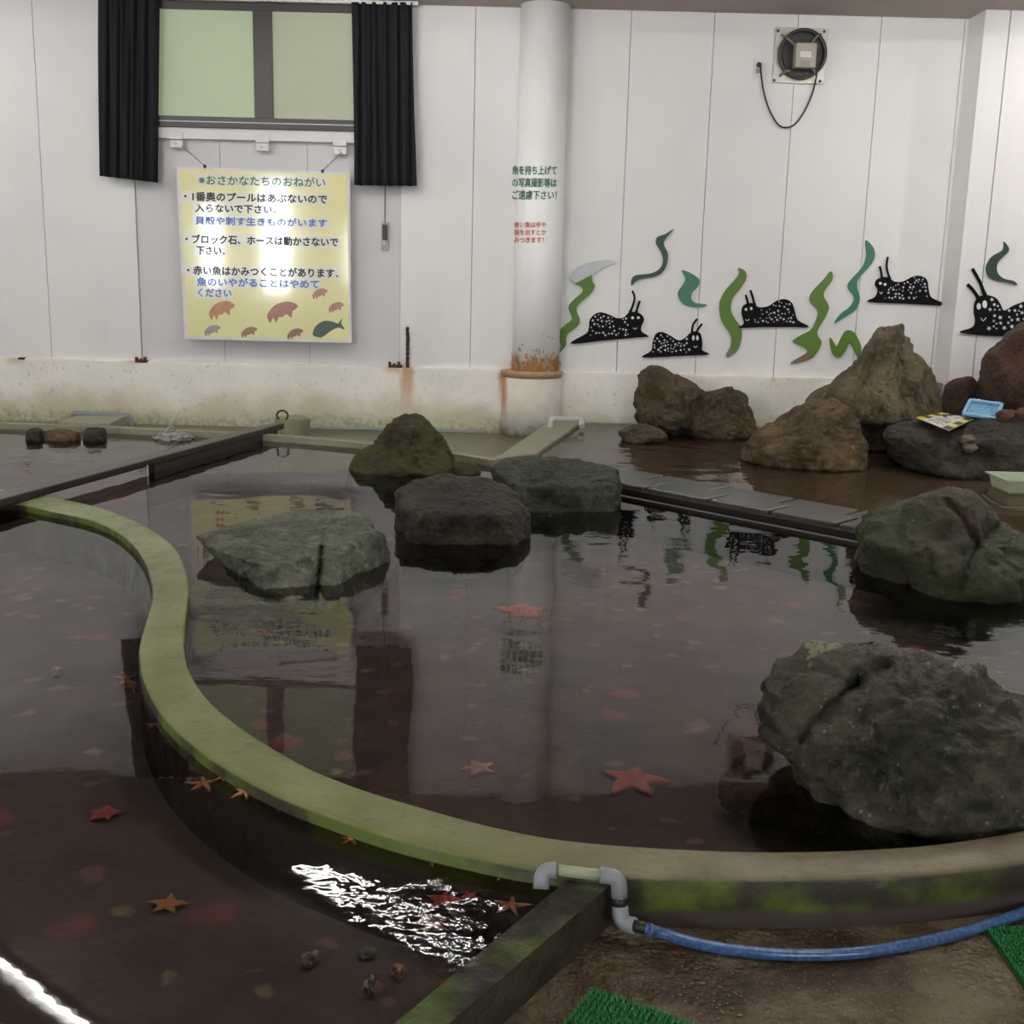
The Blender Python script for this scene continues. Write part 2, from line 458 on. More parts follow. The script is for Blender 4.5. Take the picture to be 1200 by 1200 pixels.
# plinth
bm = bmesh.new(); box(bm, XL, px0-.01, WY-.05, WY+.03, -.15, BASE, .012)
plinth = struct('trim_1', bm, M_plinth)
bm = bmesh.new(); box(bm, px0-.03, XR, PIERY-.05, PIERY+.03, -.15, BASE, .012); struct('trim_2', bm, M_plinth)
# other walls and ceiling (outside the frame, they close the hall)
M_dw = plain('hall_wall', (.55, .54, .52), .7, .05, obj=False)
bm = bmesh.new(); box(bm, XL-.2, XL, YB, WY+.2, -.3, ZC+.4); struct('wall_left', bm, M_dw)
bm = bmesh.new(); box(bm, XR, XR+.2, YB, WY+.2, -.3, ZC+.4); struct('wall_right', bm, M_dw)
bm = bmesh.new(); box(bm, XL, XR, YB-.2, YB, -.3, ZC+.4); struct('wall_front', bm, plain('hall_wall_grey', (.12, .11, .10), .8, obj=False))
bm = bmesh.new(); box(bm, XL, XR, YB, WY+.1, ZC, ZC+.1); struct('ceiling', bm, M_ceil)
# daylight windows in the wall behind the viewer, tall and narrow
def emis(name, c, s):
    t = NT(name); t.n.remove(t.b); e = t.new('ShaderNodeEmission'); e.inputs[0].default_value = (*c, 1); e.inputs[1].default_value = s
    t.link(e.outputs[0], t.out.inputs[0]); return t.m
M_day = emis('daylight_glass', (.93, .97, 1), 16); M_dim = emis('dimmed_daylight_glass', (.93, .97, 1), 2.5)  # wide right-hand windows dimmed to lessen frontal light
M_tube = emis('fluorescent_tube', (1, .98, .95), 26)
for i, (x0, x1, z0, z1) in enumerate([(-5.15, -4.7, .9, 3.1), (-6.4, -6.1, 1.0, 2.6), (-3.4, -3.2, 1.1, 2.2), (1.5, 3.3, 1.0, 3.0), (4.0, 5.8, 1.0, 3.0)]):
    bm = bmesh.new(); box(bm, x0, x1, YB-.01, YB+.02, z0, z1)
    tag(struct('window_%d' % (i+2), bm, M_day if i < 3 else M_dim), kind='structure')
# ceiling lamps
def lamp(x, y, L=2.2, ang=math.radians(-40), z=3.42):
    r = root('ceiling_lamp', (x, y, z), None, None); rot = Matrix.Translation((x, y, 0)) @ Matrix.Rotation(ang, 4, 'Z') @ Matrix.Translation((-x, -y, 0))
    bm = bmesh.new(); box(bm, x-L/2, x+L/2, y-.07, y+.07, z+.05, z+.13, .01); bm.transform(rot)
    link('housing', bm, plain('lamp_housing', (.7, .7, .68), .5), r)
    bm = bmesh.new(); tube(bm, [(x-L/2+.05, y, z+.02), (x+L/2-.05, y, z+.02)], .02, 10); bm.transform(rot); link('tube', bm, M_tube, r)
    return r
LAMPS = [(-.9, 7.8, 'in front of the window, mirrored in the rippled water'), (-5.6, 8.25, 'added out of view to light the far left near the back wall'), (3.5, 7.6, 'in front of the sea slug cutouts'), (5.2, 8.6, 'at the far right near the pier'), (-3.25, 6.9, 'mirrored in the bottom left corner of the water'), (-6.4, 5.0, 'by the left wall half way back'), (1.6, 5.6, 'above the middle of the large pool'), (4.4, 5.6, 'above the right of the large pool'), (1.2, 2.2, 'above the near rim'), (-3.5, 1.6, 'above the near left pool')]  # far left lamp is unseen, added to light the left side
for x, y, s in LAMPS:
    r = lamp(x, y)
    tag(r, 'white ceiling tube lamp '+s, 'lamp', 'ceiling tube lamps above the pools')

# ------------------------------------------------------------------ pools
inner = [(-60, 566), (0, 572), (67, 583), (102, 590), (140, 602), (175, 618), (204, 639), (217, 664), (222, 690), (220, 705), (216, 740), (217, 765), (225, 790), (248, 822), (292, 857), (350, 892), (395, 912), (440, 928), (484, 941), (540, 957), (607, 973), (660, 982), (722, 988), (800, 993), (900, 996), (1000, 994), (1100, 987), (1200, 971), (1300, 948)]
outer = [(-80, 585), (-10, 590), (22, 590), (60, 598), (102, 607), (131, 619), (152, 634), (168, 655), (176, 678), (178, 700), (170, 728), (163, 755), (163, 775), (168, 798), (187, 834), (222, 869), (262, 898), (321, 930), (385, 955), (453, 978), (510, 993), (568, 1006), (626, 1017), (720, 1026), (800, 1029), (900, 1030), (1000, 1028), (1100, 1022), (1200, 1010), (1300, 990)]
def plan(pts, z, n=4):
    return [tuple(p[:2]) for p in smooth_pts([at_z(a, b, z) for a, b in pts], n)]
IN = plan(inner, RIM); OUT = plan(outer, RIM)
def rim_body(name, IN, OUT, z0, z1, bev=.012):
    """rounded-edge curb between two plan curves"""
    def resample(P, n):
        P = np.array(P); s = np.concatenate([[0], np.cumsum(np.hypot(*np.diff(P, axis=0).T))]); u = np.linspace(0, s[-1], n)
        return np.stack([np.interp(u, s, P[:, 0]), np.interp(u, s, P[:, 1])], -1)
    n = 220; A = resample(IN, n); B = resample(OUT, n)
    bm = bmesh.new(); prof = [(0, z0), (0, z1-bev), (.03, z1-bev*.35), (.1, z1), (.5, z1+.002), (.9, z1), (.97, z1-bev*.35), (1, z1-bev), (1, z0)]
    rows = []
    for i in range(n):
        rows.append([bm.verts.new((*(A[i]*(1-t)+B[i]*t), z)) for t, z in prof])
    for i in range(n-1):
        for k in range(len(prof)-1): bm.faces.new((rows[i][k], rows[i][k+1], rows[i+1][k+1], rows[i+1][k]))
        bm.faces.new((rows[i][0], rows[i+1][0], rows[i+1][-1], rows[i][-1]))
    bm.faces.new(rows[0]); bm.faces.new(rows[-1])
    return bm
# match arc length stations: cut both curves at the same azimuth
pool_rim = struct('trim_3', rim_body('r', IN, OUT, BED, RIM), M_rim, smooth=True)
tag(pool_rim, 'curving algae green concrete rim between the two pools')

bm = bmesh.new(); box(bm, XL, XR, YB, WY, BED-.05, BED); struct('floor_pool_bed', bm, M_bed)

# back curb of the big pool, concrete, straight with a kink
curbA = [(-120, 492), (0, 496), (100, 500), (262, 507), (340, 512), (433, 520), (532, 532), (582, 540)]
cf = [tuple(at_z(a, b, RIM)[:2]) for a, b in curbA]
cb = [(x, y+.10+.0*i) for i, (x, y) in enumerate(cf)]
M_curb = plain('grey_green_curb', (.30, .30, .20), .5, .2, scale=9, bump=.4, obj=False)
bm = bmesh.new(); prism(bm, cf+cb[::-1], BED, RIM); struct('trim_4', bm, M_curb)
# channel behind the curb
chan = [(x, y+.09) for x, y in cf]
pE = at_z(628, 528, RIM)
bm = bmesh.new(); prism(bm, chan+[(float(at_z(640, 500, 0)[0])+.1, WY), (XL, WY)], BED, 0.0)
struct('floor_channel', bm, plain('channel_concrete', (.17, .16, .10), .35, .25, scale=5, bump=.4, obj=False))
# dividing wall from kink to the back wall
dw = [at_z(578, 538, RIM+.02), at_z(627, 531, RIM+.02), at_z(682, 494, RIM+.02), at_z(645, 492, RIM+.02)]
bm = bmesh.new(); prism(bm, [tuple(p[:2]) for p in dw], BED, RIM+.02); bmesh.ops.bevel(bm, geom=bm.edges[:], offset=.008, segments=1, affect='EDGES')
struct('trim_5', bm, M_curb)
# shallow platform
e1 = at_z(600, 540, PLAT); e2 = at_z(720, 562, PLAT); e3 = at_z(1012, 628, PLAT); e4 = at_z(1300, 690, PLAT)
plat_edge = [tuple(p[:2]) for p in (e1, e2, e3, e4)]
bm = bmesh.new(); prism(bm, [tuple(dw[1][:2]-np.array([.08, 0]))]+plat_edge+[(XR, float(e4[1])), (XR, WY), (float(dw[2][0])-.1, WY)], BED, PLAT)
struct('floor_platform', bm, plain('platform_silt', (.13, .085, .05), .45, .3, scale=4, bump=.5, obj=False))
# water sheets
M_w1 = water_mat('big_pool_water', (.80, .74, .72), .0006, ripples=[
    (float(at_z(270, 700, WIN)[0]), float(at_z(270, 700, WIN)[1]), .6, .0046, 8),
    (float(at_z(1150, 740, WIN)[0]), float(at_z(1150, 740, WIN)[1]), .9, .0028, 9),
    (float(at_z(780, 640, WIN)[0]), float(at_z(780, 640, WIN)[1]), 1.3, .0010, 8),
    (float(at_z(190, 515, WIN)[0]), float(at_z(190, 515, WIN)[1]), 1.6, .0035, 8),
    (float(at_z(60, 540, WIN)[0]), float(at_z(60, 540, WIN)[1]), 1.6, .0018, 8),
    (float(at_z(325, 600, WIN)[0]), float(at_z(325, 600, WIN)[1])+.25, .8, .0015, 6),
    (float(at_z(615, 730, WIN)[0]), float(at_z(615, 730, WIN)[1]), .25, .0012, 16)])
rp = at_z(550, 1065, WLE)
M_w2 = water_mat('left_pool_water', (.86, .81, .79), .0005, ripples=[(float(rp[0])+.05, float(rp[1]), .42, .0030, 20), (float(rp[0])-.28, float(rp[1])+.08, .3, .0012, 10)])
mid = lambda: [tuple((np.array(a)+np.array(b))/2) for a, b in zip(IN[::2], OUT[::2])]
def centre(n=120):
    def rs(P):
        P = np.array(P); s = np.concatenate([[0], np.cumsum(np.hypot(*np.diff(P, axis=0).T))]); u = np.linspace(0, s[-1], n)
        return np.stack([np.interp(u, s, P[:, 0]), np.interp(u, s, P[:, 1])], -1)
    return [tuple(p) for p in (rs(IN)+rs(OUT))/2]
CEN = centre()
bm = bmesh.new()
flat(bm, [(x, y, WIN) for x, y in CEN]+[(XR, CEN[-1][1]+.3, WIN), (XR, float(e4[1])+.02, WIN)]+[(x, y+.02, WIN) for x, y in plat_edge[::-1]]+[(x, y+.05, WIN) for x, y in cf[::-1]]+[(XL, cf[0][1], WIN), (XL, CEN[0][1], WIN)])
tag(link('pool_water', bm, M_w1), 'dark still water of the large pool inside the curved rim', 'water', kind='stuff')
# front partition wall and floor
pt = [at_z(712, 1040, .10), at_z(530, 1197, .10), at_z(480, 1197, .10), at_z(655, 1036, .10)]
d = (pt[1]-pt[0]); d2 = (pt[2]-pt[3])
pr = [pt[0]-d*.12, pt[0]+d*6, pt[3]+d*6.2+(pt[2]-pt[1]-(pt[3]-pt[0]))*1.5, pt[3]-d*.12]
pr = [tuple(p[:2]) for p in pr]
def part_mat():
    t = NT('mossy_partition'); nz = t.normal_z()
    top = t.mix(t.rng(t.noise(7, 6), .42, .6), (.016, .012, .007), (.060, .085, .012))
    top = t.mix(t.rng(t.noise(9, 5), .66, .74), top, (.10, .08, .055))
    side = t.mix(t.rng(t.noise(6, 6), .3, .7), (.030, .024, .014), (.075, .062, .042))
    t.color(t.mix(t.rng(nz, .4, .8), side, top)); t.rough(t.rng(t.noise(11), .4, .6, .3, .7)); t.b.inputs['Specular IOR Level'].default_value = .25; t.bump(t.noise(45, 6), .8, .012); return t.m
bm = bmesh.new(); prism(bm, pr, BED, .10); bmesh.ops.bevel(bm, geom=[e for e in bm.edges if all(v.co.z > 0 for v in e.verts)], offset=.006, segments=2, affect='EDGES')
struct('trim_6', bm, part_mat())
bm = bmesh.new()
cw = [p for p in CEN if p[0] > pr[0][0]]
prism(bm, [tuple(np.array(pr[0])*.5+np.array(pr[3])*.5)]+cw+[(XR, cw[-1][1]+.3), (XR, YB), (pr[1][0]-.3, YB), (pr[1][0]-.05, pr[1][1])], BED, 0)
struct('floor', bm, M_floor)
bm = bmesh.new()
flat(bm, [(x, y, WLE) for x, y in CEN if x < pr[3][0]+.05]+[(pr[3][0]+.05, pr[3][1]-.01, WLE), (pr[2][0]+.05, pr[2][1], WLE), (pr[2][0], YB, WLE), (XL, YB, WLE), (XL, CEN[0][1], WLE)])
tag(link('pool_water', bm, M_w2), 'dark clear water of the near left touch pool with starfish', 'water', kind='stuff')
# platform water
M_w3 = water_mat('platform_water', (.86, .82, .76), .0008, ripples=[(float(at_z(770, 535, WPL)[0]), float(at_z(770, 535, WPL)[1]), 1.6, .009, 9)])
bm = bmesh.new()
flat(bm, [(*dw[1][:2]-np.array([.04, 0]), WPL)]+[(x, y+.30, WPL) for x, y in plat_edge]+[(XR, float(e4[1])+.1, WPL), (XR, WY-.03, WPL), (float(dw[2][0])-.05, WY-.03, WPL)])
tag(link('shallow_water', bm, M_w3), 'thin rippling water over the shallow platform behind the paver row', 'water', kind='stuff')

# stepping pavers along the platform edge
M_pave = plain('dark_wet_paver', (.085, .085, .070), .30, .35, scale=14, bump=.5)
pv = root('paver_row', (*plat_edge[1], PLAT), 'row of dark grey paving slabs along the edge of the shallow platform', 'paving')
a0 = np.array(at_z(640, 552, RIM)[:2]); a1 = np.array(at_z(1010, 622, RIM)[:2]); ddir = (a1-a0)/np.linalg.norm(a1-a0); nn = np.array([-ddir[1], ddir[0]])
if nn[1] < 0: nn = -nn
Ltot = np.linalg.norm(a1-a0)
for row, (o0, o1) in enumerate(((.02, .27), (.285, .53))):
    s = -.1 if row == 0 else .12
    while s < Ltot*1.55:
        L = rng.uniform(.42, .5)
        if row == 1 and s+L > Ltot*1.1: break
        bm = bmesh.new(); q = [a0+ddir*(s+.014)+nn*(o0), a0+ddir*(s+L-.014)+nn*o0, a0+ddir*(s+L-.014)+nn*o1, a0+ddir*(s+.014)+nn*o1]
        zt_ = RIM+(.012 if row == 0 else -.002)+rng.uniform(-.0015, .0015); prism(bm, [tuple(p) for p in q], PLAT-.02, zt_)
        bmesh.ops.bevel(bm, geom=bm.edges[:], offset=.007, segments=1, affect='EDGES')
        link('paving_slab', bm, M_pave, pv); s += L
# dark ledge in front of the pavers
M_ledge = plain('black_wet_ledge', (.03, .024, .02), .3, .3, scale=9, bump=.4, obj=False)
bm = bmesh.new(); q = [a0-ddir*.1-nn*.02, a0+ddir*Ltot*1.5-nn*.02, a0+ddir*Ltot*1.5+nn*.03, a0-ddir*.1+nn*.03]
prism(bm, [tuple(p) for p in q], BED, RIM-.015); struct('trim_7', bm, M_ledge)
bm = bmesh.new(); q = [a0-ddir*.1-nn*.17, a0+ddir*Ltot*1.5-nn*.17, a0+ddir*Ltot*1.5-nn*.13, a0-ddir*.1-nn*.13]
prism(bm, [tuple(p) for p in q], BED, WIN+.018); struct('trim_8', bm, M_ledge)

# ================================================================== PILLAR
def pillar_mat():
    t = NT('white_pillar_paint'); x, y, z = t.xyz()
    col = t.mix(t.rng(t.noise(2), .4, .7), (.90, .90, .89), (.85, .845, .83))
    n = t.noise(16, 6, .7, stretch=(1, 1, .5))
    zz = t.math('SUBTRACT', z, t.mul(t.math('SUBTRACT', n, .5), .42))
    col = t.mix(t.mul(t.rng(zz, .72, .60), t.rng(t.noise(30, 5), .40, .50)), col, t.mix(t.noise(22, 3), (.50, .20, .05), (.78, .45, .18)))
    col = t.mix(t.mul(t.rng(t.noise(9, 5), .68, .72), t.rng(z, 1.2, .7)), col, (.55, .35, .2))
    t.color(col); t.rough(.35); t.bump(t.noise(25, 5), .1, .005); return t.m
PX = wx(627, 300, 10.1); PYC = 10.12
prx = (wx(655, 430, PYC)-wx(600, 430, PYC))/2
pil = root('trim_9', (PX, PYC, 0), 'round white steel pillar with a rusted foot'); pil['kind'] = 'structure'
pcx = (wx(655, 430, PYC)+wx(600, 430, PYC))/2
bm = bmesh.new(); lathe(bm, pcx, PYC, [(prx, BASE-.02), (prx, 1.5), (prx, ZC)], 48); link('shaft', bm, pillar_mat(), pil, True)
bcx = (wx(657, 480, PYC)+wx(587, 480, PYC))/2; brx = (wx(657, 480, PYC)-wx(587, 480, PYC))/2
def pbase_mat():
    t = NT('pillar_base_concrete'); x, y, z = t.xyz()
    col = t.mix(t.rng(t.noise(4, 5), .3, .7), (.78, .76, .70), (.62, .60, .50))
    zz = t.math('SUBTRACT', z, t.mul(t.math('SUBTRACT', t.noise(9, 5), .5), .25))
    col = t.mix(t.mul(t.rng(zz, .1, .0), .8), col, (.2, .2, .12))
    dxx = t.math('ABSOLUTE', t.math('SUBTRACT', x, bcx-brx*.93))
    col = t.mix(t.mul(t.mul(t.rng(t.math('ADD', dxx, t.mul(t.noise(20), .04)), .07, .02), t.rng(z, .12, .35)), .9), col, (.45, .15, .03))
    col = t.mix(t.mul(t.rng(z, BASE-.05, BASE), t.rng(t.noise(12), .4, .6)), col, (.55, .28, .08))
    t.color(col); t.rough(.8); t.bump(t.noise(25, 6), .4, .01); return t.m
M_pb = pbase_mat()
bm = bmesh.new(); lathe(bm, bcx, PYC, [(brx*1.0, -.02), (brx*.985, .3), (brx*.97, BASE-.05)], 48); link('concrete_footing', bm, M_pb, pil, True)
bm = bmesh.new(); lathe(bm, bcx, PYC, [(brx*.97, BASE-.05), (brx*1.05, BASE-.012), (brx*1.05, BASE), (prx*1.0, BASE+.01)], 48); link('rusted_flange', bm, plain('rusty_flange', (.66, .42, .25), .7, .3, scale=25, bump=.5), pil, True)
# loose rust flakes round the foot
bm = bmesh.new()
for i in range(270):
    a = rng.uniform(PI*.95, 2.05*PI); h = abs(rng.gauss(0, .07)); zc = BASE+.02+h; rr = prx+.004+rng.random()*.012*(1-h/.3)
    s = rng.uniform(.006, .016); c = Vector((pcx+rr*math.cos(a), PYC+rr*math.sin(a), zc)); tng = Vector((-math.sin(a), math.cos(a), 0)); nrm = Vector((math.cos(a), math.sin(a), .3))
    v = [bm.verts.new(c+tng*s*rng.uniform(-1, -.4)-Vector((0, 0, s))), bm.verts.new(c+tng*s*rng.uniform(.4, 1)-Vector((0, 0, s*.8))), bm.verts.new(c+nrm*.012*rng.random()+Vector((0, 0, s*1.6)))]
    bm.faces.new(v)
f = link('rust_flakes', bm, plain('orange_rust', (.66, .34, .12), .9, .35, scale=40), pil); f['kind'] = 'stuff'

# ================================================================== TEXT
def text_mesh(s):
    cu = bpy.data.curves.new('t', 'FONT'); cu.body = s; cu.resolution_u = 2; cu.fill_mode = 'FRONT' if hasattr(cu, 'fill_mode') else cu.fill_mode
    o = bpy.data.objects.new('t', cu); C.objects.link(o)
    dg = bpy.context.evaluated_depsgraph_get(); me = bpy.data.meshes.new_from_object(o.evaluated_get(dg))
    V = np.array([v.co[:2] for v in me.vertices]) if len(me.vertices) else np.zeros((1, 2)); Fc = [list(p.vertices) for p in me.polygons]
    bpy.data.objects.remove(o); bpy.data.curves.remove(cu); bpy.data.meshes.remove(me)
    return V, Fc
def text_on(s, quad, fn, m, parent, name='lettering', bold=0.0):
    """quad: pixel corners TL, TR, BR, BL of the line; fn maps pixels to the surface"""
    V, Fc = text_mesh(s)
    mn, mxx = V.min(0), V.max(0); U = (V-mn)/(mxx-mn+1e-9)
    TL, TR, BR, BL = [np.array(q, float) for q in quad]
    bm = bmesh.new()
    for dx, dy in ([(0, 0)] if not bold else [(-bold, 0), (bold, 0), (0, bold), (0, -bold)]):
        vs = []
        for k, (u, v) in enumerate(U):
            p = (BL*(1-u)+BR*u)*(1-v)+(TL*(1-u)+TR*u)*v+np.array([dx, dy])
            q = fn(*p); q = np.array(q)+np.array([0, -.0006*(1+ (dx > 0)+2*(dy > 0)+3*(dy < 0)), 0]); vs.append(bm.verts.new(tuple(q)))
        for f in Fc:
            try: bm.faces.new([vs[i] for i in f])
            except ValueError: pass
    return link(name, bm, m, parent)
def on_pillar(px, py):
    d = ray(px, py); o = CAM
    a = d[0]**2+d[1]**2; b = 2*(d[0]*(o[0]-pcx)+d[1]*(o[1]-PYC)); c = (o[0]-pcx)**2+(o[1]-PYC)**2-(prx+.004)**2
    disc = max(b*b-4*a*c, 0); t = (-b-math.sqrt(disc))/(2*a); return o+d*t
M_gt = plain('green_letter_film', (.07, .20, .10), .5); M_rt = plain('red_letter_film', (.75, .22, .12), .5)
for s, y in (('魚を持ち上げて', 194), ('の写真撮影等は', 208.5), ('ご遠慮下さい！', 223)):
    text_on(s, [(600.5, y), (652.5, y+.5), (652, y+11), (600, y+10.5)], on_pillar, M_gt, pil, 'green_lettering', .25)
for s, y, x1 in (('赤い魚は手や', 260, 640), ('指を出すとか', 269, 640), ('みつきます！', 278, 637)):
    text_on(s, [(602.5, y), (x1, y), (x1, y+6.5), (602.5, y+6.5)], on_pillar, M_rt, pil, 'red_lettering', .2)

# ================================================================== WINDOW + CURTAINS
M_brown = plain('brown_aluminium', (.055, .042, .040), .4, .15)
M_pane = plain('frosted_green_glass', (.38, .42, .29), .55, .10, scale=1.5); M_pane2 = plain('frosted_grey_glass', (.34, .36, .26), .55, .10, scale=1.5)
M_white = plain('white_trim', (.78, .77, .75), .5, .05); M_steel = plain('pale_steel', (.62, .60, .55), .4, .2, .3, 40)
def rect(bm, x0, y0, x1, y1, Y0, Y1, bev=.004):
    a = at_y(x0, (y0+y1)/2, Y0); b = at_y(x1, (y0+y1)/2, Y0); c = at_y((x0+x1)/2, y0, Y0); d = at_y((x0+x1)/2, y1, Y0)
    box(bm, a[0], b[0], Y0, Y1, d[2], c[2], bev)
wo = at_y(300, 150, WY)
for m_ in (M_pane, M_pane2):
    b_ = m_.node_tree.nodes['Principled BSDF']; b_.inputs['Emission Color'].default_value = (.36, .42, .27, 1) if m_ is M_pane else (.32, .35, .24, 1); b_.inputs['Emission Strength'].default_value = .16
win = root('window_1', (wx(300), WY, float(wo[2])), 'brown framed sliding window with two frosted green panes'); win['kind'] = 'structure'
def add(name, m, parent, *rects, **k):
    bm = bmesh.new()
    for r in rects: rect(bm, *r, **k)
    return link(name, bm, m, parent)
add('window_frame', M_brown, win, (140, -22, 462, 12, WY-.05, WY+.03), (140, 138, 462, 151, WY-.06, WY+.03), (140, 12, 160, 138, WY-.05, WY+.03), (440, 12, 462, 140, WY-.05, WY+.03))
sash = add('sash', M_brown, win, (297, 12, 319, 141, WY-.045, WY+.0))
add('track_line', M_steel, win, (178, 143.4, 420, 144.6, WY-.066, WY-.058), bev=.001)
add('pane', M_pane, win, (160, 10, 298, 139, WY-.005, WY+.01)); add('pane', M_pane2, win, (317, 12, 442, 141, WY-.015, WY+.0))
add('window_sill', M_white, win, (160, 151, 470, 165, WY-.035, WY+.03))
add('curtain_rail', M_white, win, (110, -6, 300, -1, WY-.12, WY-.08), (300, -4, 490, 3.5, WY-.12, WY-.08))
def curtain(x0t, x1t, yt, x0b, x1b, yb0, yb1, seed, label):
    r_ = random.Random(seed); bm = bmesh.new(); nx, nz = 90, 26; rows = []
    ph = [r_.uniform(0, 6) for _ in range(4)]
    for j in range(nz+1):
        v = j/nz; row = []
        for i in range(nx+1):
            u = i/nx; yb = yb0*(1-u)+yb1*u
            x = (x0t*(1-v)+x0b*v)*(1-u)+(x1t*(1-v)+x1b*v)*u; y = yt*(1-v)+yb*v
            P = at_y(x, y, WY-.11)
            g = .028*math.sin(u*2*PI*6.2+ph[0]+.8*math.sin(v*2+ph[1]))+.014*math.sin(u*2*PI*11+ph[2]+v*1.2)
            g *= .55+.6*v*(1-.3*v)
            row.append(bm.verts.new((P[0]+.006*math.sin(u*30+v*3+ph[3]), P[1]+g, P[2])))
        rows.append(row)
    for j in range(nz):
        for i in range(nx): bm.faces.new((rows[j][i], rows[j][i+1], rows[j+1][i+1], rows[j+1][i]))
    o = link('curtain', bm, plain('black_curtain_cloth', (.012, .012, .016), .9, .2, scale=60, bump=.2), None, True)
    md = o.modifiers.new('thick', 'SOLIDIFY'); md.thickness = .006
    return tag(o, label, 'curtain', 'black curtains at the window')
curtain(115, 186, -6, 116, 185, 206, 214, 3, 'short black pleated curtain hanging left of the window panes')
curtain(413, 484, 3, 415, 487.5, 217, 218, 5, 'short black pleated curtain hanging right of the window, above the pull cord')

# sign hooks on the sill + wires
M_wire = plain('thin_wire', (.16, .15, .14), .5)
for i, (x, y) in enumerate(((206, 164), (307, 168), (398, 172))):
    r = root('wall_bracket', tuple(at_y(x, y+8, WY-.02)), ('small white bracket on the sill nearest the left curtain', 'small white bracket on the middle of the sill above the yellow sign', 'small white bracket on the sill nearest the right curtain')[i], 'bracket', 'brackets under the window')
    add('plate', M_white, r, (x-8, y-10, x+8, y-1, WY-.05, WY-.035)); add('hook_plate', M_white, r, (x-7, y, x+8, y+9, WY-.06, WY-.02))
    bm = bmesh.new(); tube(bm, [at_y(x, y+4, WY-.055), at_y(x, y+4, WY-.075)], .008, 8); link('screw', bm, M_steel, r)

# ================================================================== SIGN
SY = WY-.10
sg = root('notice_board', tuple(at_y(315, 400, SY)), 'yellow notice board with black and blue text and fish pictures, hung under the window', 'sign')
def q3(pts, Y): return [tuple(at_y(a, b, Y)) for a, b in pts]
def plate(name, px, m, parent, Y, th):
    bm = bmesh.new(); P = q3(px, Y); slab_y(bm, [(p[0], p[2]) for p in P], Y-th, Y); return link(name, bm, m, parent)
def sign_mat(name, c, r=.10):
    m = plain(name, c, r, .03 if 'fish' not in name else .30, scale=2 if 'fish' not in name else 22); m.node_tree.nodes['Principled BSDF'].inputs['Coat Weight'].default_value = .6
    m.node_tree.nodes['Principled BSDF'].inputs['Coat Roughness'].default_value = .04; return m
M_yel = sign_mat('yellow_sign_face', (.87, .84, .44)); M_ypa = sign_mat('pale_text_strip', (.88, .87, .74)); M_yed = plain('sign_edge_white', (.8, .8, .78), .4)
plate('backing_board', [(207, 195), (410, 202), (412, 402), (217, 397)], M_yed, sg, SY, .014)
plate('face', [(210, 198), (407, 205), (409, 399), (220, 394)], M_yel, sg, SY-.014, .003)
FY = SY-.018
fl = lambda a, b: at_y(a, b, FY-.003)
# strips behind each text line: (x0,x1,y at left, h)
tilt = lambda x, y: y+(x-210)*.022
def line(s, x0, x1, y0, h, m, strip=True, bold=.38):
    par = sg
    if strip: par = plate('text_strip', [(x0-3, tilt(x0, y0)-1.5), (x1+3, tilt(x1, y0)-1.5), (x1+3, tilt(x1, y0)+h+1.5), (x0-3, tilt(x0, y0)+h+1.5)], M_ypa, sg, SY-.017, .0012)
    text_on(s, [(x0, tilt(x0, y0)), (x1, tilt(x1, y0)), (x1, tilt(x1, y0)+h), (x0, tilt(x0, y0)+h)], fl, m, par, 'lettering', bold)
M_bk = plain('black_letter_print', (.03, .03, .03), .4); M_bl = plain('blue_letter_print', (.13, .25, .62), .4); M_gr = plain('green_letter_print', (.05, .22, .08), .4)
line('※おさかなたちのおねがい', 233, 381, 204.5, 11, M_gr, True, .22)
line('・1番奥のプールはあぶないので', 216, 383, 224.5, 10.5, M_bk)
line('入らないで下さい．', 229, 323, 238.5, 9.5, M_bk)
line('貝殻や刺す生きものがいます', 229, 383, 253, 9.5, M_bl)
line('・ブロック石、ホースは動かさないで', 217.5, 396, 274.5, 10.5, M_bk)
line('下さい．', 230.5, 263, 288, 10, M_bk)
line('・赤い魚はかみつくことがあります．', 219.5, 396, 311, 10.5, M_bk)
line('魚のいやがることはやめて', 231, 373.5, 324.5, 10, M_bl)
line('ください', 232, 271, 337.5, 9.5, M_bl)
def fish(x, y, L, H, c, flip=1, ang=-.25):
    pts = []
    top = [(-.5, .1), (-.42, -.15), (-.2, -.42), (.05, -.5), (.3, -.42), (.5, -.12), (.42, .05), (.3, .12), (.22, .45), (.1, .2), (-.05, .3), (-.15, .25), (-.28, .5), (-.32, .2), (-.45, .45)]
    for a, b in smooth_pts(top, 3, True):
        a, b = a*L*flip, b*H; ca, sa = math.cos(ang), math.sin(ang); pts.append((x+a*ca-b*sa, y+a*sa+b*ca))
    return plate('fish_picture', pts, sign_mat('fish_print_%d_%d' % (int(c[0]*100), int(c[1]*100)), c, .3), sg, SY-.017, .0015)
for a in [(260, 363, 32, 19, (.68, .30, .14)), (331, 365, 38, 21, (.55, .22, .14)), (375, 344, 19, 11, (.58, .30, .18)), (394, 360, 19, 11, (.58, .32, .18)), (249, 387, 20, 11, (.50, .38, .35)), (292, 389, 20, 11, (.38, .22, .08)), (346, 391, 20, 11, (.36, .2, .1))]: fish(*a)
plate('fish_picture', [tuple(p) for p in smooth_pts([(367, 388), (371, 381), (380, 376), (390, 377), (396, 379), (401, 373), (400, 379), (404, 386), (396, 384), (386, 389), (378, 395), (372, 395), (367, 393)], 3, True)], sign_mat('dark_fish_print', (.05, .10, .08), .3), sg, SY-.017, .0015)
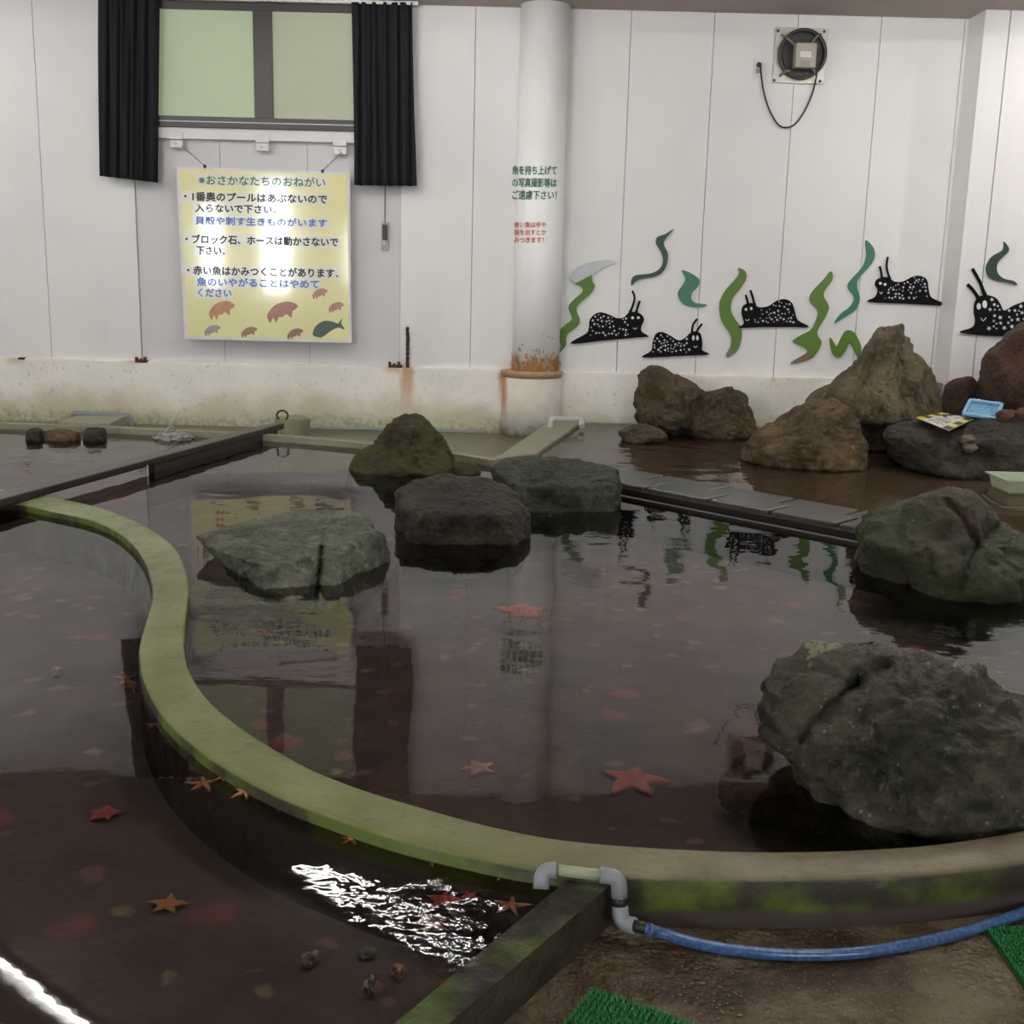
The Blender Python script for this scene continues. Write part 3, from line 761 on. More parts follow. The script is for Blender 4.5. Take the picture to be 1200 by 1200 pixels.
for i, (x, y, bx, by) in enumerate(((240, 194.5, 213, 171), (378, 200, 401, 178))):
    bm = bmesh.new(); tube(bm, [at_y(x, y+1, SY-.012), at_y(x, y, SY-.028)], .014, 10); link('eyelet', bm, M_brown, sg)
    bm = bmesh.new(); tube(bm, [at_y(x, y, SY-.02), at_y(bx, by, WY-.06)], .0035, 6); link('hanging_wire', bm, M_wire, sg)

# pull cord and switch plate
r = root('pull_cord', tuple(at_y(451, 292, WY)), 'dark pull cord with handle on a small plate below the right curtain', 'cord')
add('wall_plate', plain('beige_plate', (.62, .55, .48), .5), r, (446.5, 260, 455.5, 293, WY-.005, WY+.03))
bm = bmesh.new(); tube(bm, [at_y(451.5, 210, WY-.04), at_y(451, 262, WY-.04)], .006, 6); link('cord', bm, M_wire, r)
add('handle', plain('dark_handle', (.06, .03, .03), .4), r, (448, 263, 453.5, 281, WY-.05, WY-.02)); add('weight', M_steel, r, (448.5, 281.5, 452.5, 288, WY-.045, WY-.02))
# rusted rod and feet on the plinth top
M_rust = plain('dark_rust', (.12, .05, .025), .9, .5, scale=60, bump=.6)
bm = bmesh.new(); pts = smooth_pts([tuple(at_y(477.5+rng.uniform(-.3, .3), 383+i*5.3, WY-.03)) for i in range(10)], 2)
tube(bm, pts, [.010+.008*abs(math.sin(i*1.7)) for i in range(len(pts))], 7)
tag(link('steel_rod', bm, M_rust), 'thin rusted rod standing on the plinth ledge right of the yellow sign', 'rod')
for i, (x0, x1, y, l) in enumerate(((455, 471, 429, 'rusted steel clip on the plinth ledge beside the rusted rod'), (158, 173, 423.5, 'rusted steel clip on the plinth ledge under the left curtain'), (21, 29, 420, 'small rusted clip on the plinth ledge at the far left'))):
    r = root('steel_clip', tuple(at_y((x0+x1)/2, y+3, WY-.03)), l, 'clip', 'rusted clips on the plinth')
    bm = bmesh.new()
    rect(bm, x0, y-1, x1, y+2, WY-.05, WY, .002)
    if i < 2:
        for k in range(3): rect(bm, x0+k*(x1-x0)/3, y-(5 if k != 1 else 3), x0+k*(x1-x0)/3+3, y, WY-.035, WY-.01, .001)
    link('rusted_plate', bm, M_rust, r)

# ================================================================== FAN + OUTLET
fr = root('exhaust_fan', tuple(at_y(937, 98, WY)), 'square steel exhaust fan with dark round opening high on the wall', 'fan')
plate('frame', [(908.5, 32.5), (970, 34), (964, 99), (904.5, 97)], plain('fan_frame_steel', (.62, .60, .52), .35, .15, .2, 20), fr, WY-.002, .03)
fc = at_y(938.2, 65, WY); fR = 26*WY/FPX*1.02
def ring_y(bm, c, r0, r1, y0, y1, seg=40):
    v = [[bm.verts.new((c[0]+r*math.cos(2*PI*k/seg), y, c[2]+r*math.sin(2*PI*k/seg))) for k in range(seg)] for r, y in ((r0, y0), (r1, y0), (r1, y1), (r0, y1))]
    for i in range(4):
        for k in range(seg): bm.faces.new((v[i][k], v[i][(k+1) % seg], v[(i+1) % 4][(k+1) % seg], v[(i+1) % 4][k]))
M_fd = plain('fan_dark', (.025, .018, .015), .5)
bm = bmesh.new(); ring_y(bm, fc, fR*.88, fR, WY-.085, WY-.03); link('duct_ring', bm, plain('fan_ring', (.06, .05, .045), .45), fr, True)
bm = bmesh.new(); tube(bm, [(fc[0], WY-.034, fc[2]), (fc[0], WY-.04, fc[2])], fR*.9, 40); link('opening', bm, M_fd, fr)
for k in range(4):
    a = k*PI/2+.5; bm = bmesh.new()
    e = [(fc[0]+fR*s_*math.cos(a+da), fc[2]+fR*s_*math.sin(a+da)) for s_, da in ((.25, 0), (.82, -.32), (.84, .25), (.3, .6))]
    slab_y(bm, e, WY-.052, WY-.044); link('fan_blade', bm, plain('fan_blade_brown', (.03, .02, .018), .5), fr)
mb = add('motor_box', plain('motor_box_beige', (.50, .46, .38), .5, .15), fr, (933, 50, 957, 79, WY-.17, WY-.05), bev=.01)
add('motor_label', plain('white_label', (.8, .8, .76), .5), mb, (938, 60, 951, 67, WY-.174, WY-.168), bev=.001)
add('terminal_plate', plain('grey_plate', (.35, .32, .27), .5), mb, (938, 71, 949, 77, WY-.174, WY-.168), bev=.001)
for (ax, ay, bx, by) in ((916, 41, 934, 56), (962, 40, 952, 50), (914, 89, 926, 83), (957, 88, 950, 80)):
    bm = bmesh.new(); tube(bm, smooth_pts([at_y(ax, ay, WY-.035), at_y((ax+bx)/2, (ay+by)/2-2, WY-.10), at_y(bx, by, WY-.11)], 4), .010, 8); link('mounting_arm', bm, plain('arm_grey', (.22, .20, .18), .5), fr)
for (x, y) in ((912, 36), (966, 37), (907.5, 94), (961, 95)):
    bm = bmesh.new(); tube(bm, [at_y(x, y, WY-.03), at_y(x, y, WY-.045)], .012, 8); link('screw', bm, M_fd, fr)
bm = bmesh.new(); tube(bm, smooth_pts([at_y(x, y, WY-.03-(.06 if i in (0, 9) else .0)) for i, (x, y) in enumerate(((891, 76), (892.5, 92), (896, 112), (903, 132), (912, 146), (921, 149.5), (932, 145), (944, 128), (953, 106), (957, 88)))], 5), .0075, 8)
link('power_cable', bm, plain('black_cable', (.02, .018, .016), .4), fr)
ol = root('wall_outlet', tuple(at_y(888, 90, WY)), 'small white double outlet with black plug left of the exhaust fan', 'outlet')
add('cover_plate', M_white, ol, (883, 69, 895, 90, WY-.012, WY)); add('socket', plain('socket_grey', (.4, .38, .35), .5), ol, (886, 80, 892, 86, WY-.016, WY-.01), bev=.001)
bm = bmesh.new(); tube(bm, [at_y(889.5, 76, WY-.012), at_y(889.5, 76, WY-.07)], .022, 12); link('plug', bm, M_fd, ol)

# ================================================================== WALL CUTOUTS
M_sn = plain('black_painted_board', (.008, .007, .008), .8, .1); M_sn.node_tree.nodes['Principled BSDF'].inputs['Specular IOR Level'].default_value = .15; M_star = plain('white_star_paint', (.78, .80, .84), .5, .15, scale=30); M_eye = plain('white_eye_paint', (.85, .85, .85), .5)
def cutout(name, pts, m, parent, Y, th=.022, n=4):
    bm = bmesh.new(); P = [at_y(a, b, Y) for a, b in smooth_pts(pts, n, True)]
    slab_y(bm, [(p[0], p[2]) for p in P], Y-th, Y); return link(name, bm, m, parent)
def inside(p, poly):
    x, y = p; c = False; n = len(poly)
    for i in range(n):
        a, b = poly[i], poly[(i+1) % n]
        if (a[1] > y) != (b[1] > y) and x < (b[0]-a[0])*(y-a[1])/(b[1]-a[1])+a[0]: c = not c
    return c
def slug(body, ants, eyes, mouth, starbox, nst, label, Y=WY, seed=1, smax=2.0):
    xs = [p[0] for p in body]; ys = [p[1] for p in body]
    r = root('sea_slug_cutout', tuple(at_y((min(xs)+max(xs))/2, max(ys), Y)), label, 'wall decoration', 'black sea slug cutouts on the wall')
    bd = cutout('body', body, M_sn, r, Y-.002)
    for a in ants:
        bm = bmesh.new(); P = smooth_pts([at_y(x, y, Y-.014) for x, y in a], 4); n = len(P); k = Y/FPX*1.25*(1.5 if smax > 2.5 else 1)
        tube(bm, P, [k*1.35 if i < 2 else k for i in range(n)], 8); link('feeler', bm, M_sn, bd)
    for (x, y, rx, ry) in eyes:
        bm = bmesh.new(); P = [at_y(x+rx*math.cos(t*PI/8), y+ry*math.sin(t*PI/8), Y-.026) for t in range(16)]; slab_y(bm, [(p[0], p[2]) for p in P], Y-.028, Y-.023); link('eye', bm, M_eye, bd)
    bm = bmesh.new(); tube(bm, smooth_pts([at_y(x, y, Y-.026) for x, y in mouth], 3), .0035, 5); link('mouth', bm, M_eye, bd)
    r_ = random.Random(seed); bm = bmesh.new(); sp = [tuple(p) for p in smooth_pts(body, 3, True)]; placed = []; tries = 0
    x0, y0, x1, y1 = starbox
    while len(placed) < nst and tries < 4000:
        tries += 1; x, y = r_.uniform(x0, x1), r_.uniform(y0, y1); s = r_.uniform(.45, 1)*smax
        if not all(inside((x+dx*(s+.6), y+dy*(s+.6)), sp) for dx, dy in ((1, 0), (-1, 0), (0, 1), (0, -1))): continue
        if any(math.hypot(x-e[0], y-e[1]) < 3.2+smax*1.6 for e in list(eyes)+list(mouth)): continue
        if any(math.hypot(x-a, y-b) < (s+c)*1.0 for a, b, c in placed): continue
        placed.append((x, y, s)); a0_ = r_.uniform(0, 6); pt_ = []
        for k in range(10):
            rr = s if k % 2 == 0 else s*.42; pt_.append(at_y(x+rr*math.cos(a0_+k*PI/5), y+rr*math.sin(a0_+k*PI/5), Y-.026))
        cc = bm.verts.new(tuple(at_y(x, y, Y-.026)-np.array([0, .0015, 0]))); vs = [bm.verts.new(tuple(p-np.array([0, .0005, 0]))) for p in pt_]
        for k in range(10): bm.faces.new((cc, vs[k], vs[(k+1) % 10]))
    link('painted_stars', bm, M_star, bd)['kind'] = 'stuff'
    return r
slug([(668.7, 402.5), (686.7, 390.7), (690, 384), (691, 375), (697, 368), (705, 366), (714.7, 369), (722.7, 372.7), (730.7, 372), (736, 367), (741, 365.5), (746.7, 366), (752, 369), (754.4, 374.7), (751.3, 382.7), (752, 388.5), (760, 394.3), (746.7, 395.3), (706.7, 399)],
     [[(738, 367), (742.2, 356), (743.6, 348), (741, 340.7)], [(745.3, 367), (747.8, 358), (749.8, 352.5)]], [(741.3, 372.5, 1.7, 1.7), (748, 372.3, 1.7, 1.7)], [(742, 384), (744, 385.8), (746.5, 384)], (690, 366, 738, 393), 42, 'black sea slug cutout with white stars, left of the five, above the twin peaked rock', seed=2)
slug([(753.7, 418.7), (763, 411), (765, 400), (768.7, 391), (776, 389), (785, 393), (795, 398.7), (802.5, 396), (809, 390), (816, 388.2), (821, 392), (822.7, 402.5), (822.5, 410), (830, 415), (802.5, 416.7)],
     [[(811, 391), (812, 381), (817, 373.7)], [(816, 390), (818.5, 385), (822.7, 379.5)]], [(812.5, 396, 1.5, 3), (817.2, 396, 1.5, 3)], [(812.8, 405.7), (815, 407.2), (817, 405.5)], (764, 390, 811, 413), 42, 'smallest black sea slug cutout with tall oval eyes, lowest of the five', seed=3)
slug([(865, 384), (871.5, 379), (868.7, 366), (871.5, 357.5), (881, 355), (889, 360), (900, 358.7), (910, 352.5), (920, 350.5), (927.5, 355), (931, 365), (934.5, 375), (947.5, 383), (925, 383), (890, 383.3)],
     [[(877, 358), (875.5, 351), (873.7, 345.5)], [(884.5, 358), (882, 348), (879.3, 340)]], [(874.2, 362.5, 1.5, 1.7), (880.3, 361.5, 1.5, 1.7)], [(873.5, 374.5), (876, 375.8), (878, 374)], (884, 351, 931, 378), 42, 'black sea slug cutout with left facing head, beside the tall curved green seaweed', seed=4)
slug([(1017.5, 353.7), (1025, 348), (1028.5, 340), (1025, 333.7), (1027.5, 327.5), (1037.5, 324.5), (1047, 329.7), (1057.5, 330), (1067.5, 325), (1076, 323), (1085, 327.5), (1087.5, 340), (1091, 348.7), (1107, 357.8), (1062.5, 356)],
     [[(1034, 328), (1032.5, 318), (1031, 312)], [(1043, 328), (1039, 313), (1040.5, 301)]], [(1031.7, 332, 1.7, 1.7), (1037.2, 333.3, 1.7, 1.7)], [(1031, 342), (1032.5, 344.5), (1034.3, 342)], (1034, 324, 1088, 350), 46, 'black sea slug cutout above the peaked rock, highest of the five', seed=5)
slug([(1124.5, 389), (1138.5, 383.7), (1142.4, 376.7), (1140.8, 365), (1142, 354.5), (1146.7, 347.8), (1156, 345.8), (1165.3, 348.7), (1171, 355.7), (1175.8, 364), (1187.5, 358), (1200, 353.4), (1218, 348), (1232, 356), (1240, 378), (1255, 393), (1215, 394.5), (1170, 393.8), (1141, 392)],
     [[(1147.5, 351), (1140.5, 340), (1133.8, 333.5)], [(1155, 348), (1148.5, 331), (1139.7, 315)]], [(1147, 359, 2.4, 3.8), (1154, 356.6, 2.7, 4.6)], [(1149.6, 372.6), (1152, 376), (1155.8, 372)], (1158, 350, 1235, 385), 60, 'largest black sea slug cutout, cut by the right picture edge', Y=PIERY, seed=6, smax=3.2)
def weed(pts, c, label, Y=WY, tip=None, cat='wall decoration'):
    ys = [p[1] for p in pts]; xs = [p[0] for p in pts]
    r = root('seaweed_cutout', tuple(at_y(sum(xs)/len(xs), max(ys), Y)), label, cat, 'seaweed cutouts on the wall')
    m = plain('seaweed_paint_%d_%d' % (int(c[0]*1000), int(c[1]*1000)), c, .45, .12, scale=3)
    cutout('blade', pts, m, r, Y-.002, .02)
    if tip: cutout('faded_tip' if len(tip) > 6 else 'worn_tip', tip, plain('faded_white_paint' if len(tip) > 6 else 'worn_tip_brown', (.60, .63, .64) if len(tip) > 6 else (.25, .17, .10), .5), r, Y-.0235, .002)
    return r
GRN, TEAL, DK = srgb(92, 128, 42), srgb(62, 128, 98), srgb(52, 74, 64)
weed([(672.7, 331.3), (684, 326.7), (690.7, 321.3), (693.5, 324), (694, 329.3), (697, 335.3), (692, 344), (680, 354.7), (675.3, 362.7), (679.6, 375), (676, 382.7), (666, 390.7), (663.3, 397.3), (663, 405), (654.7, 414), (657.5, 405), (654, 395), (654.7, 388), (664, 379.3), (670.2, 373), (666, 360.5), (671.3, 352), (681.3, 343.3), (682.7, 338.7), (680, 335.3)], GRN, 'zigzag green seaweed cutout with pale faded top beside the pillar',
     tip=[(672.7, 331.8), (668.2, 326.7), (670, 318.7), (680, 311.3), (697.3, 306), (713.3, 304.7), (721.3, 307), (710.7, 312), (698.7, 318.9), (684, 327)])
weed([(788.7, 268.7), (778.9, 281), (777.8, 287), (782.5, 297.5), (781, 310), (776, 319), (767.5, 324), (752.5, 326.5), (744.5, 330), (740, 335), (740, 327.5), (745, 322.5), (762.5, 320.3), (773.2, 314.5), (777, 305), (774.5, 295), (769, 286), (770, 278), (780, 274)], DK, 'thin dark S shaped seaweed cutout, top of the left cluster')
weed([(798.7, 316.7), (810, 320.5), (818.7, 327.5), (817.5, 336), (811, 343), (810, 350), (815, 355), (828, 356.7), (822.5, 359.5), (807.5, 358.9), (798.7, 354), (794.2, 343.7), (800, 333.7), (803, 326)], TEAL, 'short wide teal seaweed cutout above the smallest sea slug')
weed([(865, 314), (872.5, 317.5), (874.3, 326), (867.5, 338), (858.2, 350), (856.3, 364), (862.5, 376), (868.7, 385), (868, 400), (862.5, 412), (853, 418), (851, 415), (856, 405), (856, 393), (846.5, 378), (843, 365), (843.7, 352.5), (850, 340), (862, 326.5), (866, 320)], GRN, 'tall curved green seaweed cutout with a worn brown foot, left of a sea slug', tip=[(852, 417.8), (851, 415), (854.5, 411), (861.5, 412), (858, 416)])
weed([(973, 318), (975, 327.5), (966.5, 340), (965, 347.5), (970.7, 359), (967.5, 370), (958.7, 385), (957.5, 392.5), (962, 401), (957.5, 412), (947.5, 421), (926, 425.5), (937.5, 418), (946, 412), (940, 405.5), (928.7, 400), (937.5, 393), (951, 385), (958.3, 365.5), (949, 353), (951, 342.5), (965, 327.5)], srgb(98, 130, 48), 'big wavy green seaweed cutout in the middle right of the wall', tip=[(927, 425.3), (937, 418.5), (944, 415), (950, 417.5), (945, 421.5)])
weed([(1014, 281.7), (1022.5, 290), (1024.5, 300), (1020, 310), (1005.5, 326.5), (1004, 337.5), (1007, 350), (1002.5, 362), (991, 370.5), (977.5, 378.3), (985, 367.5), (996, 358.7), (1000.7, 348), (994, 338.5), (995, 330), (1009.5, 314), (1015, 300)], TEAL, 'long teal seaweed cutout left of the highest sea slug')
weed([(972.5, 395.5), (977, 402), (980.5, 405.5), (988.7, 389.5), (996, 387), (1002.5, 392.5), (1008.7, 407.5), (1006, 421), (1000, 408.5), (995, 401), (990, 411), (983.7, 418.3), (976, 415), (973, 405)], GRN, 'short N shaped green seaweed cutout beside the peaked rock')
weed([(1175.6, 283.3), (1180.5, 289), (1180.5, 295), (1170, 305.5), (1167, 312.5), (1168.8, 320.7), (1175.8, 326.5), (1187.5, 329.4), (1191, 334), (1181.7, 331.6), (1163, 327.7), (1156, 320.7), (1155.4, 311.3), (1161.8, 300.8), (1173.5, 293.8), (1175.8, 288)], DK, 'dark green hooked seaweed cutout above the largest sea slug', Y=PIERY)

# ================================================================== ROCKS
def surfl(a, b, Y): return tuple(float(v) for v in at_y(a, b, Y))
K_olive = rock_mat('rock_olive', (0.058, 0.043, 0.023), (0.198, 0.152, 0.085), (.075, .085, .028), .25, .25, .6)
K_brown = rock_mat('rock_brown', (0.082, 0.054, 0.027), (0.252, 0.168, 0.086), (.07, .085, .03), .2, .2, .65)
K_dark = rock_mat('rock_dark', (0.024, 0.020, 0.013), (0.085, 0.070, 0.048), (.035, .045, .022), .2, .2, .5)
K_pale = rock_mat('rock_pale_brown', (0.085, 0.065, 0.036), (0.263, 0.213, 0.129), (.09, .085, .045), .1, .3, .65)
K_green = rock_mat('rock_grey_green', (0.102, 0.114, 0.073), (0.293, 0.305, 0.205), (.10, .12, .07), .25, .15, .5)
K_red = rock_mat('rock_red_brown', (0.044, 0.020, 0.012), (0.139, 0.066, 0.038), (.06, .055, .02), .2, .15, .6)
K_mossp = rock_mat('rock_moss_peak', (0.028, 0.022, 0.011), (0.107, 0.084, 0.043), (.085, .095, .022), .5, .25, .6)
K_top = rock_mat('rock_dark_green', (0.029, 0.034, 0.020), (0.112, 0.119, 0.070), (.045, .065, .028), .4, .35, .5)
K_right = rock_mat('rock_green_brown', (0.040, 0.030, 0.017), (0.156, 0.108, 0.061), (.055, .075, .025), .6, .2, .5, warm=(.14, .085, .05))
K_big = rock_mat('rock_big_grey', (0.046, 0.045, 0.026), (0.175, 0.162, 0.104), (.050, .056, .028), .25, .8, .5, lichen=[(surfl(961, 757, 3.05), .055, (.42, .42, .24)), (surfl(1048, 857, 2.55), .045, (.30, .29, .24)), (surfl(925, 885, 2.62), .05, (.22, .24, .03)), (surfl(968, 930, 2.52), .04, (.2, .22, .03)), (surfl(978, 912, 2.5), .03, (.34, .34, .3)), (surfl(1128, 785, 2.9), .04, (.3, .29, .24))])
K_sub = rock_mat('rock_submerged', (.17, .11, .05), (.46, .31, .15), None, 0, .2, .6)
PLW = WPL
UP = (0, 0, 1); FR = (0, -1, .1)
rock('boulder', [(1140, 452), (1150, 425), (1165, 405), (1185, 385), (1205, 375), (1240, 380), (1262, 430), (1255, 480), (1180, 480), (1145, 474)], PLW, 500, .45, K_red, 'reddish brown boulder at the right edge below the largest sea slug', seed=11, under=30, Y=9.1)
rock('boulder', [(1102, 470), (1108, 452), (1122, 443), (1140, 442), (1150, 460), (1145, 490), (1108, 490)], PLW, 490, .25, K_red, 'small dark brown rock between the peaked rock and the reddish boulder', seed=12, under=20, sub=4, Y=9.45)
rock('boulder', [(942, 474), (948, 460), (970, 450), (990, 435), (1005, 420), (1020, 396), (1032, 385), (1058, 381), (1061, 392), (1068, 397), (1075, 410), (1087, 427), (1095, 440), (1104, 462), (1104, 490), (1080, 512), (1040, 520), (1010, 512), (970, 495)], PLW, 525, .45, K_pale, 'tall peaked pale brown boulder against the wall', planes=[((-.5, -.8, .45), .7), ((.6, -.6, .35), .7)], seed=13, under=15, sub=6, amp=.12, fine=.03, Y=9.0, creases=[((1052, 400), (1058, 500), 6, .06), ((1035, 385), (1000, 470), 5, .05)])
rock('boulder', [(742, 480), (743, 460), (745, 442), (751, 431), (761, 425.5), (780, 431), (790, 437), (810, 445), (827, 459), (840, 457), (852, 453.5), (863, 454), (875, 467), (889, 490), (884, 505), (865, 514), (790, 514), (757, 500), (746, 490)], PLW, 514, .35, K_olive, 'brown twin peaked boulder against the wall right of the pillar', seed=14, under=14, sub=6, amp=.12, fine=.03, planes=[((-.6, -.7, .4), .75), ((.5, -.8, .3), .75)], creases=[((828, 458), (800, 515), 7, .10), ((790, 437), (795, 480), 5, .04)])
rock('boulder', [(724, 508), (735, 499), (755, 497), (775, 503), (783, 512), (765, 520), (738, 517)], PLW, 519, .16, K_olive, 'low brown stone in shallow water at the foot of the twin peaked boulder', seed=15, under=6, sub=4)
rock('boulder', [(867, 527), (880, 510), (900, 495), (925, 480), (945, 470), (965, 466), (985, 467), (1000, 480), (1010, 500), (1017, 520), (1019, 545), (1000, 551), (960, 551), (920, 548), (885, 540)], PLW, 551, .4, K_brown, 'rounded tan brown boulder in front of the peaked rock', planes=[((-.35, -.55, .75), .68), ((.4, -.8, .2), .8)], seed=16, under=12, sub=6, amp=.09, fine=.03)
r4 = rock('boulder', [(1030, 510), (1045, 495), (1080, 487), (1120, 486), (1170, 488), (1235, 490), (1262, 530), (1245, 560), (1180, 563), (1120, 559), (1070, 551), (1050, 536)], PLW, 560, .55, K_dark, 'long low dark boulder carrying the yellow card and blue basket', planes=[((0, -.15, 1), .55), ((0, -1, .25), .75)], seed=17, under=12, sub=6, amp=.08, fine=.03)
# big pool rocks
rock('boulder', [(402, 546), (414, 530), (432, 520), (446, 508), (452, 498), (468, 488), (492, 486.5), (503, 497), (516, 508), (527, 524), (536, 540), (540, 552), (520, 558), (470, 560), (425, 558), (405, 553)], WIN, 557, .38, K_mossp, 'pointed mossy brown rock standing in the pool near the back curb', planes=[((-.5, -.7, .5), .7), ((.5, -.7, .5), .7)], seed=21, under=24, sub=6, fine=.035)
rock('boulder', [(528, 548), (534, 538), (548, 537), (560, 546), (566, 553), (555, 559), (535, 558)], WIN, 557, .16, K_mossp, 'small dark stone at the right foot of the pointed rock', seed=22, under=14, sub=4)
rock('boulder', [(578, 566), (577, 549), (588, 537), (606, 532), (640, 533), (670, 537), (700, 541), (717, 549), (725, 561), (725, 590), (705, 600), (655, 604), (610, 597), (585, 582)], WIN, 603, .5, K_top, 'broad mossy dark green rock with flat top nearest the dividing wall', planes=[((0, -.05, 1), .50), ((.1, -1, .15), .72), ((1, 0, .1), .8), ((-1, -.3, .1), .85)], seed=23, under=30, sub=6, amp=.06, fine=.03, nrand=7)
rock('boulder', [(461, 605), (462, 582), (474, 566), (500, 558), (540, 556), (578, 560), (600, 571), (612, 587), (620, 603), (618, 625), (602, 638), (560, 643), (500, 641), (470, 630)], WIN, 641, .42, K_dark, 'dark rounded block rock in the middle of the pool', planes=[((0, -.10, 1), .52), ((.05, -1, .15), .74), ((-1, -.2, .1), .8)], seed=24, under=34, sub=6, amp=.06, fine=.03, nrand=7)
rock('boulder', [(227, 627), (250, 618), (280, 610), (320, 602), (350, 601), (362, 595), (385, 595), (412, 597), (430, 600), (441, 615), (450, 628), (456, 645), (454, 660), (440, 675), (415, 690), (375, 696), (335, 692), (305, 685), (282, 670), (257, 652), (229, 632)], WIN, 694, .52, K_green, 'flat grey green rock split by a deep crack, left in the pool', planes=[((-.12, -.14, 1), .36), ((.2, -1, .45), .62), ((-.8, -.8, .25), .7), ((1, -.5, .2), .75)], seed=25, under=22, sub=6, amp=.05, fine=.028, nrand=4, creases=[((377, 641), (368, 700), 2.6, .10), ((382, 610), (376, 645), 2, .025), ((330, 640), (290, 672), 3, .02)])
rock('boulder', [(1002, 630), (1003, 610), (1012, 598), (1041, 591), (1065, 587), (1083, 581), (1100, 575), (1118, 573), (1144, 577), (1163, 595), (1177, 613), (1200, 630), (1225, 655), (1230, 690), (1200, 706), (1150, 708), (1100, 700), (1045, 682), (1012, 662)], WIN, 703, .45, K_right, 'green and brown cracked rock at the right end of the paver row', planes=[((-.3, -.6, .7), .66), ((.4, -.6, .6), .72)], seed=26, under=28, sub=6, amp=.10, fine=.035, creases=[((1145, 640), (1125, 690), 3, .05), ((1110, 585), (1150, 640), 4, .05), ((1165, 620), (1130, 650), 3, .03)])
def surfp(px, py, Y): return tuple(float(v) for v in at_y(px, py, Y))
rock('boulder', [(886, 840), (887, 807), (892, 790), (910, 770), (947, 753), (987, 748), (1033, 755), (1067, 765), (1100, 772), (1147, 780), (1163, 793), (1180, 808), (1205, 816), (1240, 850), (1250, 910), (1235, 960), (1190, 976), (1100, 984), (1060, 988), (1033, 981), (1000, 968), (980, 958), (958, 933), (933, 907), (921, 887), (890, 868)], WIN, 980, .36, K_big, 'largest grey green boulder with white specks inside the near rim', planes=[((-.5, -.35, .8), .70), ((.25, -.6, .75), .72), ((-.7, -.8, .2), .75)], seed=27, under=24, sub=7, amp=.10, fine=.032, nrand=9, creases=[((1005, 800), (935, 868), 4, .045), ((1040, 785), (1000, 805), 9, .05), ((1020, 760), (1008, 800), 6, .02)])
rock('boulder', [(840, 925), (845, 905), (858, 888), (880, 877), (897, 880), (925, 895), (950, 930), (1000, 962), (1040, 985), (985, 982), (900, 962), (850, 945)], WIN, 955, .14, K_sub, 'submerged brown rock under water at the left foot of the largest boulder', seed=28, under=10, sub=5, planes=[(UP, .4)], Y=3.10)
# far-left stones by the curb
for i, (pl, l) in enumerate((([(30, 508), (33, 503), (45, 501), (51, 506), (50, 515), (32, 516)], 'dark stone under the far left curb, leftmost of three'), ([(51, 511), (56, 504), (75, 502.5), (93, 507), (92, 515), (72, 519), (53, 517)], 'brown flat stone in the middle of three under the far left curb'), ([(97, 511), (101, 502), (112, 500.5), (124, 503), (123, 515), (99, 517)], 'dark stone under the far left curb, rightmost of three'))):
    rock('boulder', pl, WIN, 517, .12, K_dark if i != 1 else K_brown, l, seed=30+i, under=6, sub=4)
# small stones on the rocks
M_peb = rock_mat('pebble_pale', (.16, .11, .07), (.34, .26, .18), None, 0, .1, .6)
M_cob = rock_mat('cobble_red', (.10, .045, .025), (.22, .10, .06), None, 0, .1, .6)

# placing things on rock r4 by ray casting onto it
bpy.context.view_layer.update()
def on_rock(px, py, o=r4, default=8.0):
    mi = o.matrix_world.inverted(); d = Vector(ray(px, py)).normalized()
    ok, loc, nrm, _ = o.ray_cast(mi @ Vector(CAM), d)
    if ok: return np.array(o.matrix_world @ loc), nrm
    return at_y(px, py, default), Vector((0, 0, 1))
def pebble(px, py, rpx, mat, label, seed, name='pebble', sq=(1, 1, .7)):
    P, n = on_rock(px, py+rpx*.4); dist = (P-CAM)@CF; r0 = rpx*dist/FPX
    V, Fc = ico(3); r_ = 1+.18*fbm(V*1.6+seed, seed, 3); Q = V*r_[:, None]*np.array(sq)*r0
    me = bpy.data.meshes.new(name); me.from_pydata((Q+np.array([0, 0, r0*sq[2]*.6])).tolist(), [], Fc)
    for p in me.polygons: p.use_smooth = True
    me.materials.append(mat); o = bpy.data.objects.new(name, me); C.objects.link(o); o.location = P
    return tag(o, label, 'stone')
pebble(1132, 515, 8.5, M_peb, 'pale tan pebble resting on the long low dark boulder, upper of two', 3)
pebble(1136, 525, 8.5, M_peb, 'pale grey pebble resting on the long low dark boulder, lower of two', 4)
pebble(1178, 489, 9, M_cob, 'reddish cobble beside the blue basket', 5, 'cobble', (1.2, 1, .9))
pebble(1197, 487, 10, M_cob, 'reddish cobble at the right edge next to another beside the basket', 6, 'cobble', (1.4, 1, .8))

# card on rock
A, _ = on_rock(1107, 497); zc = float(A[2])+.035
def card_pt(px, py): return at_z(px, py, zc+.004)
cq = [(1074, 489), (1104, 483.5), (1141, 490.5), (1112, 504)]
def bil(u, v):
    q = [np.array(p, float) for p in cq]; return tuple((q[3]*(1-u)+q[2]*u)*(1-v)+(q[0]*(1-u)+q[1]*u)*v)
cd_ = root('warning_card', tuple(at_z(1107, 495, zc)), 'yellow white and black card lying upside down on the dark boulder', 'sign')
bm = bmesh.new(); prism(bm, [tuple(at_z(a, b, zc)[:2]) for a, b in cq], zc-.006, zc); link('card', bm, plain('card_white', (.82, .82, .76), .35), cd_)
def cell(u0, u1, v0, v1, m, name):
    bm = bmesh.new(); prism(bm, [tuple(at_z(*bil(u, v), zc)[:2]) for u, v in ((u0, v0), (u1, v0), (u1, v1), (u0, v1))], zc, zc+.0015); link(name, bm, m, cd_)
M_cy = plain('card_yellow', (.80, .70, .05), .35); M_ck = plain('card_black', (.03, .03, .03), .4)
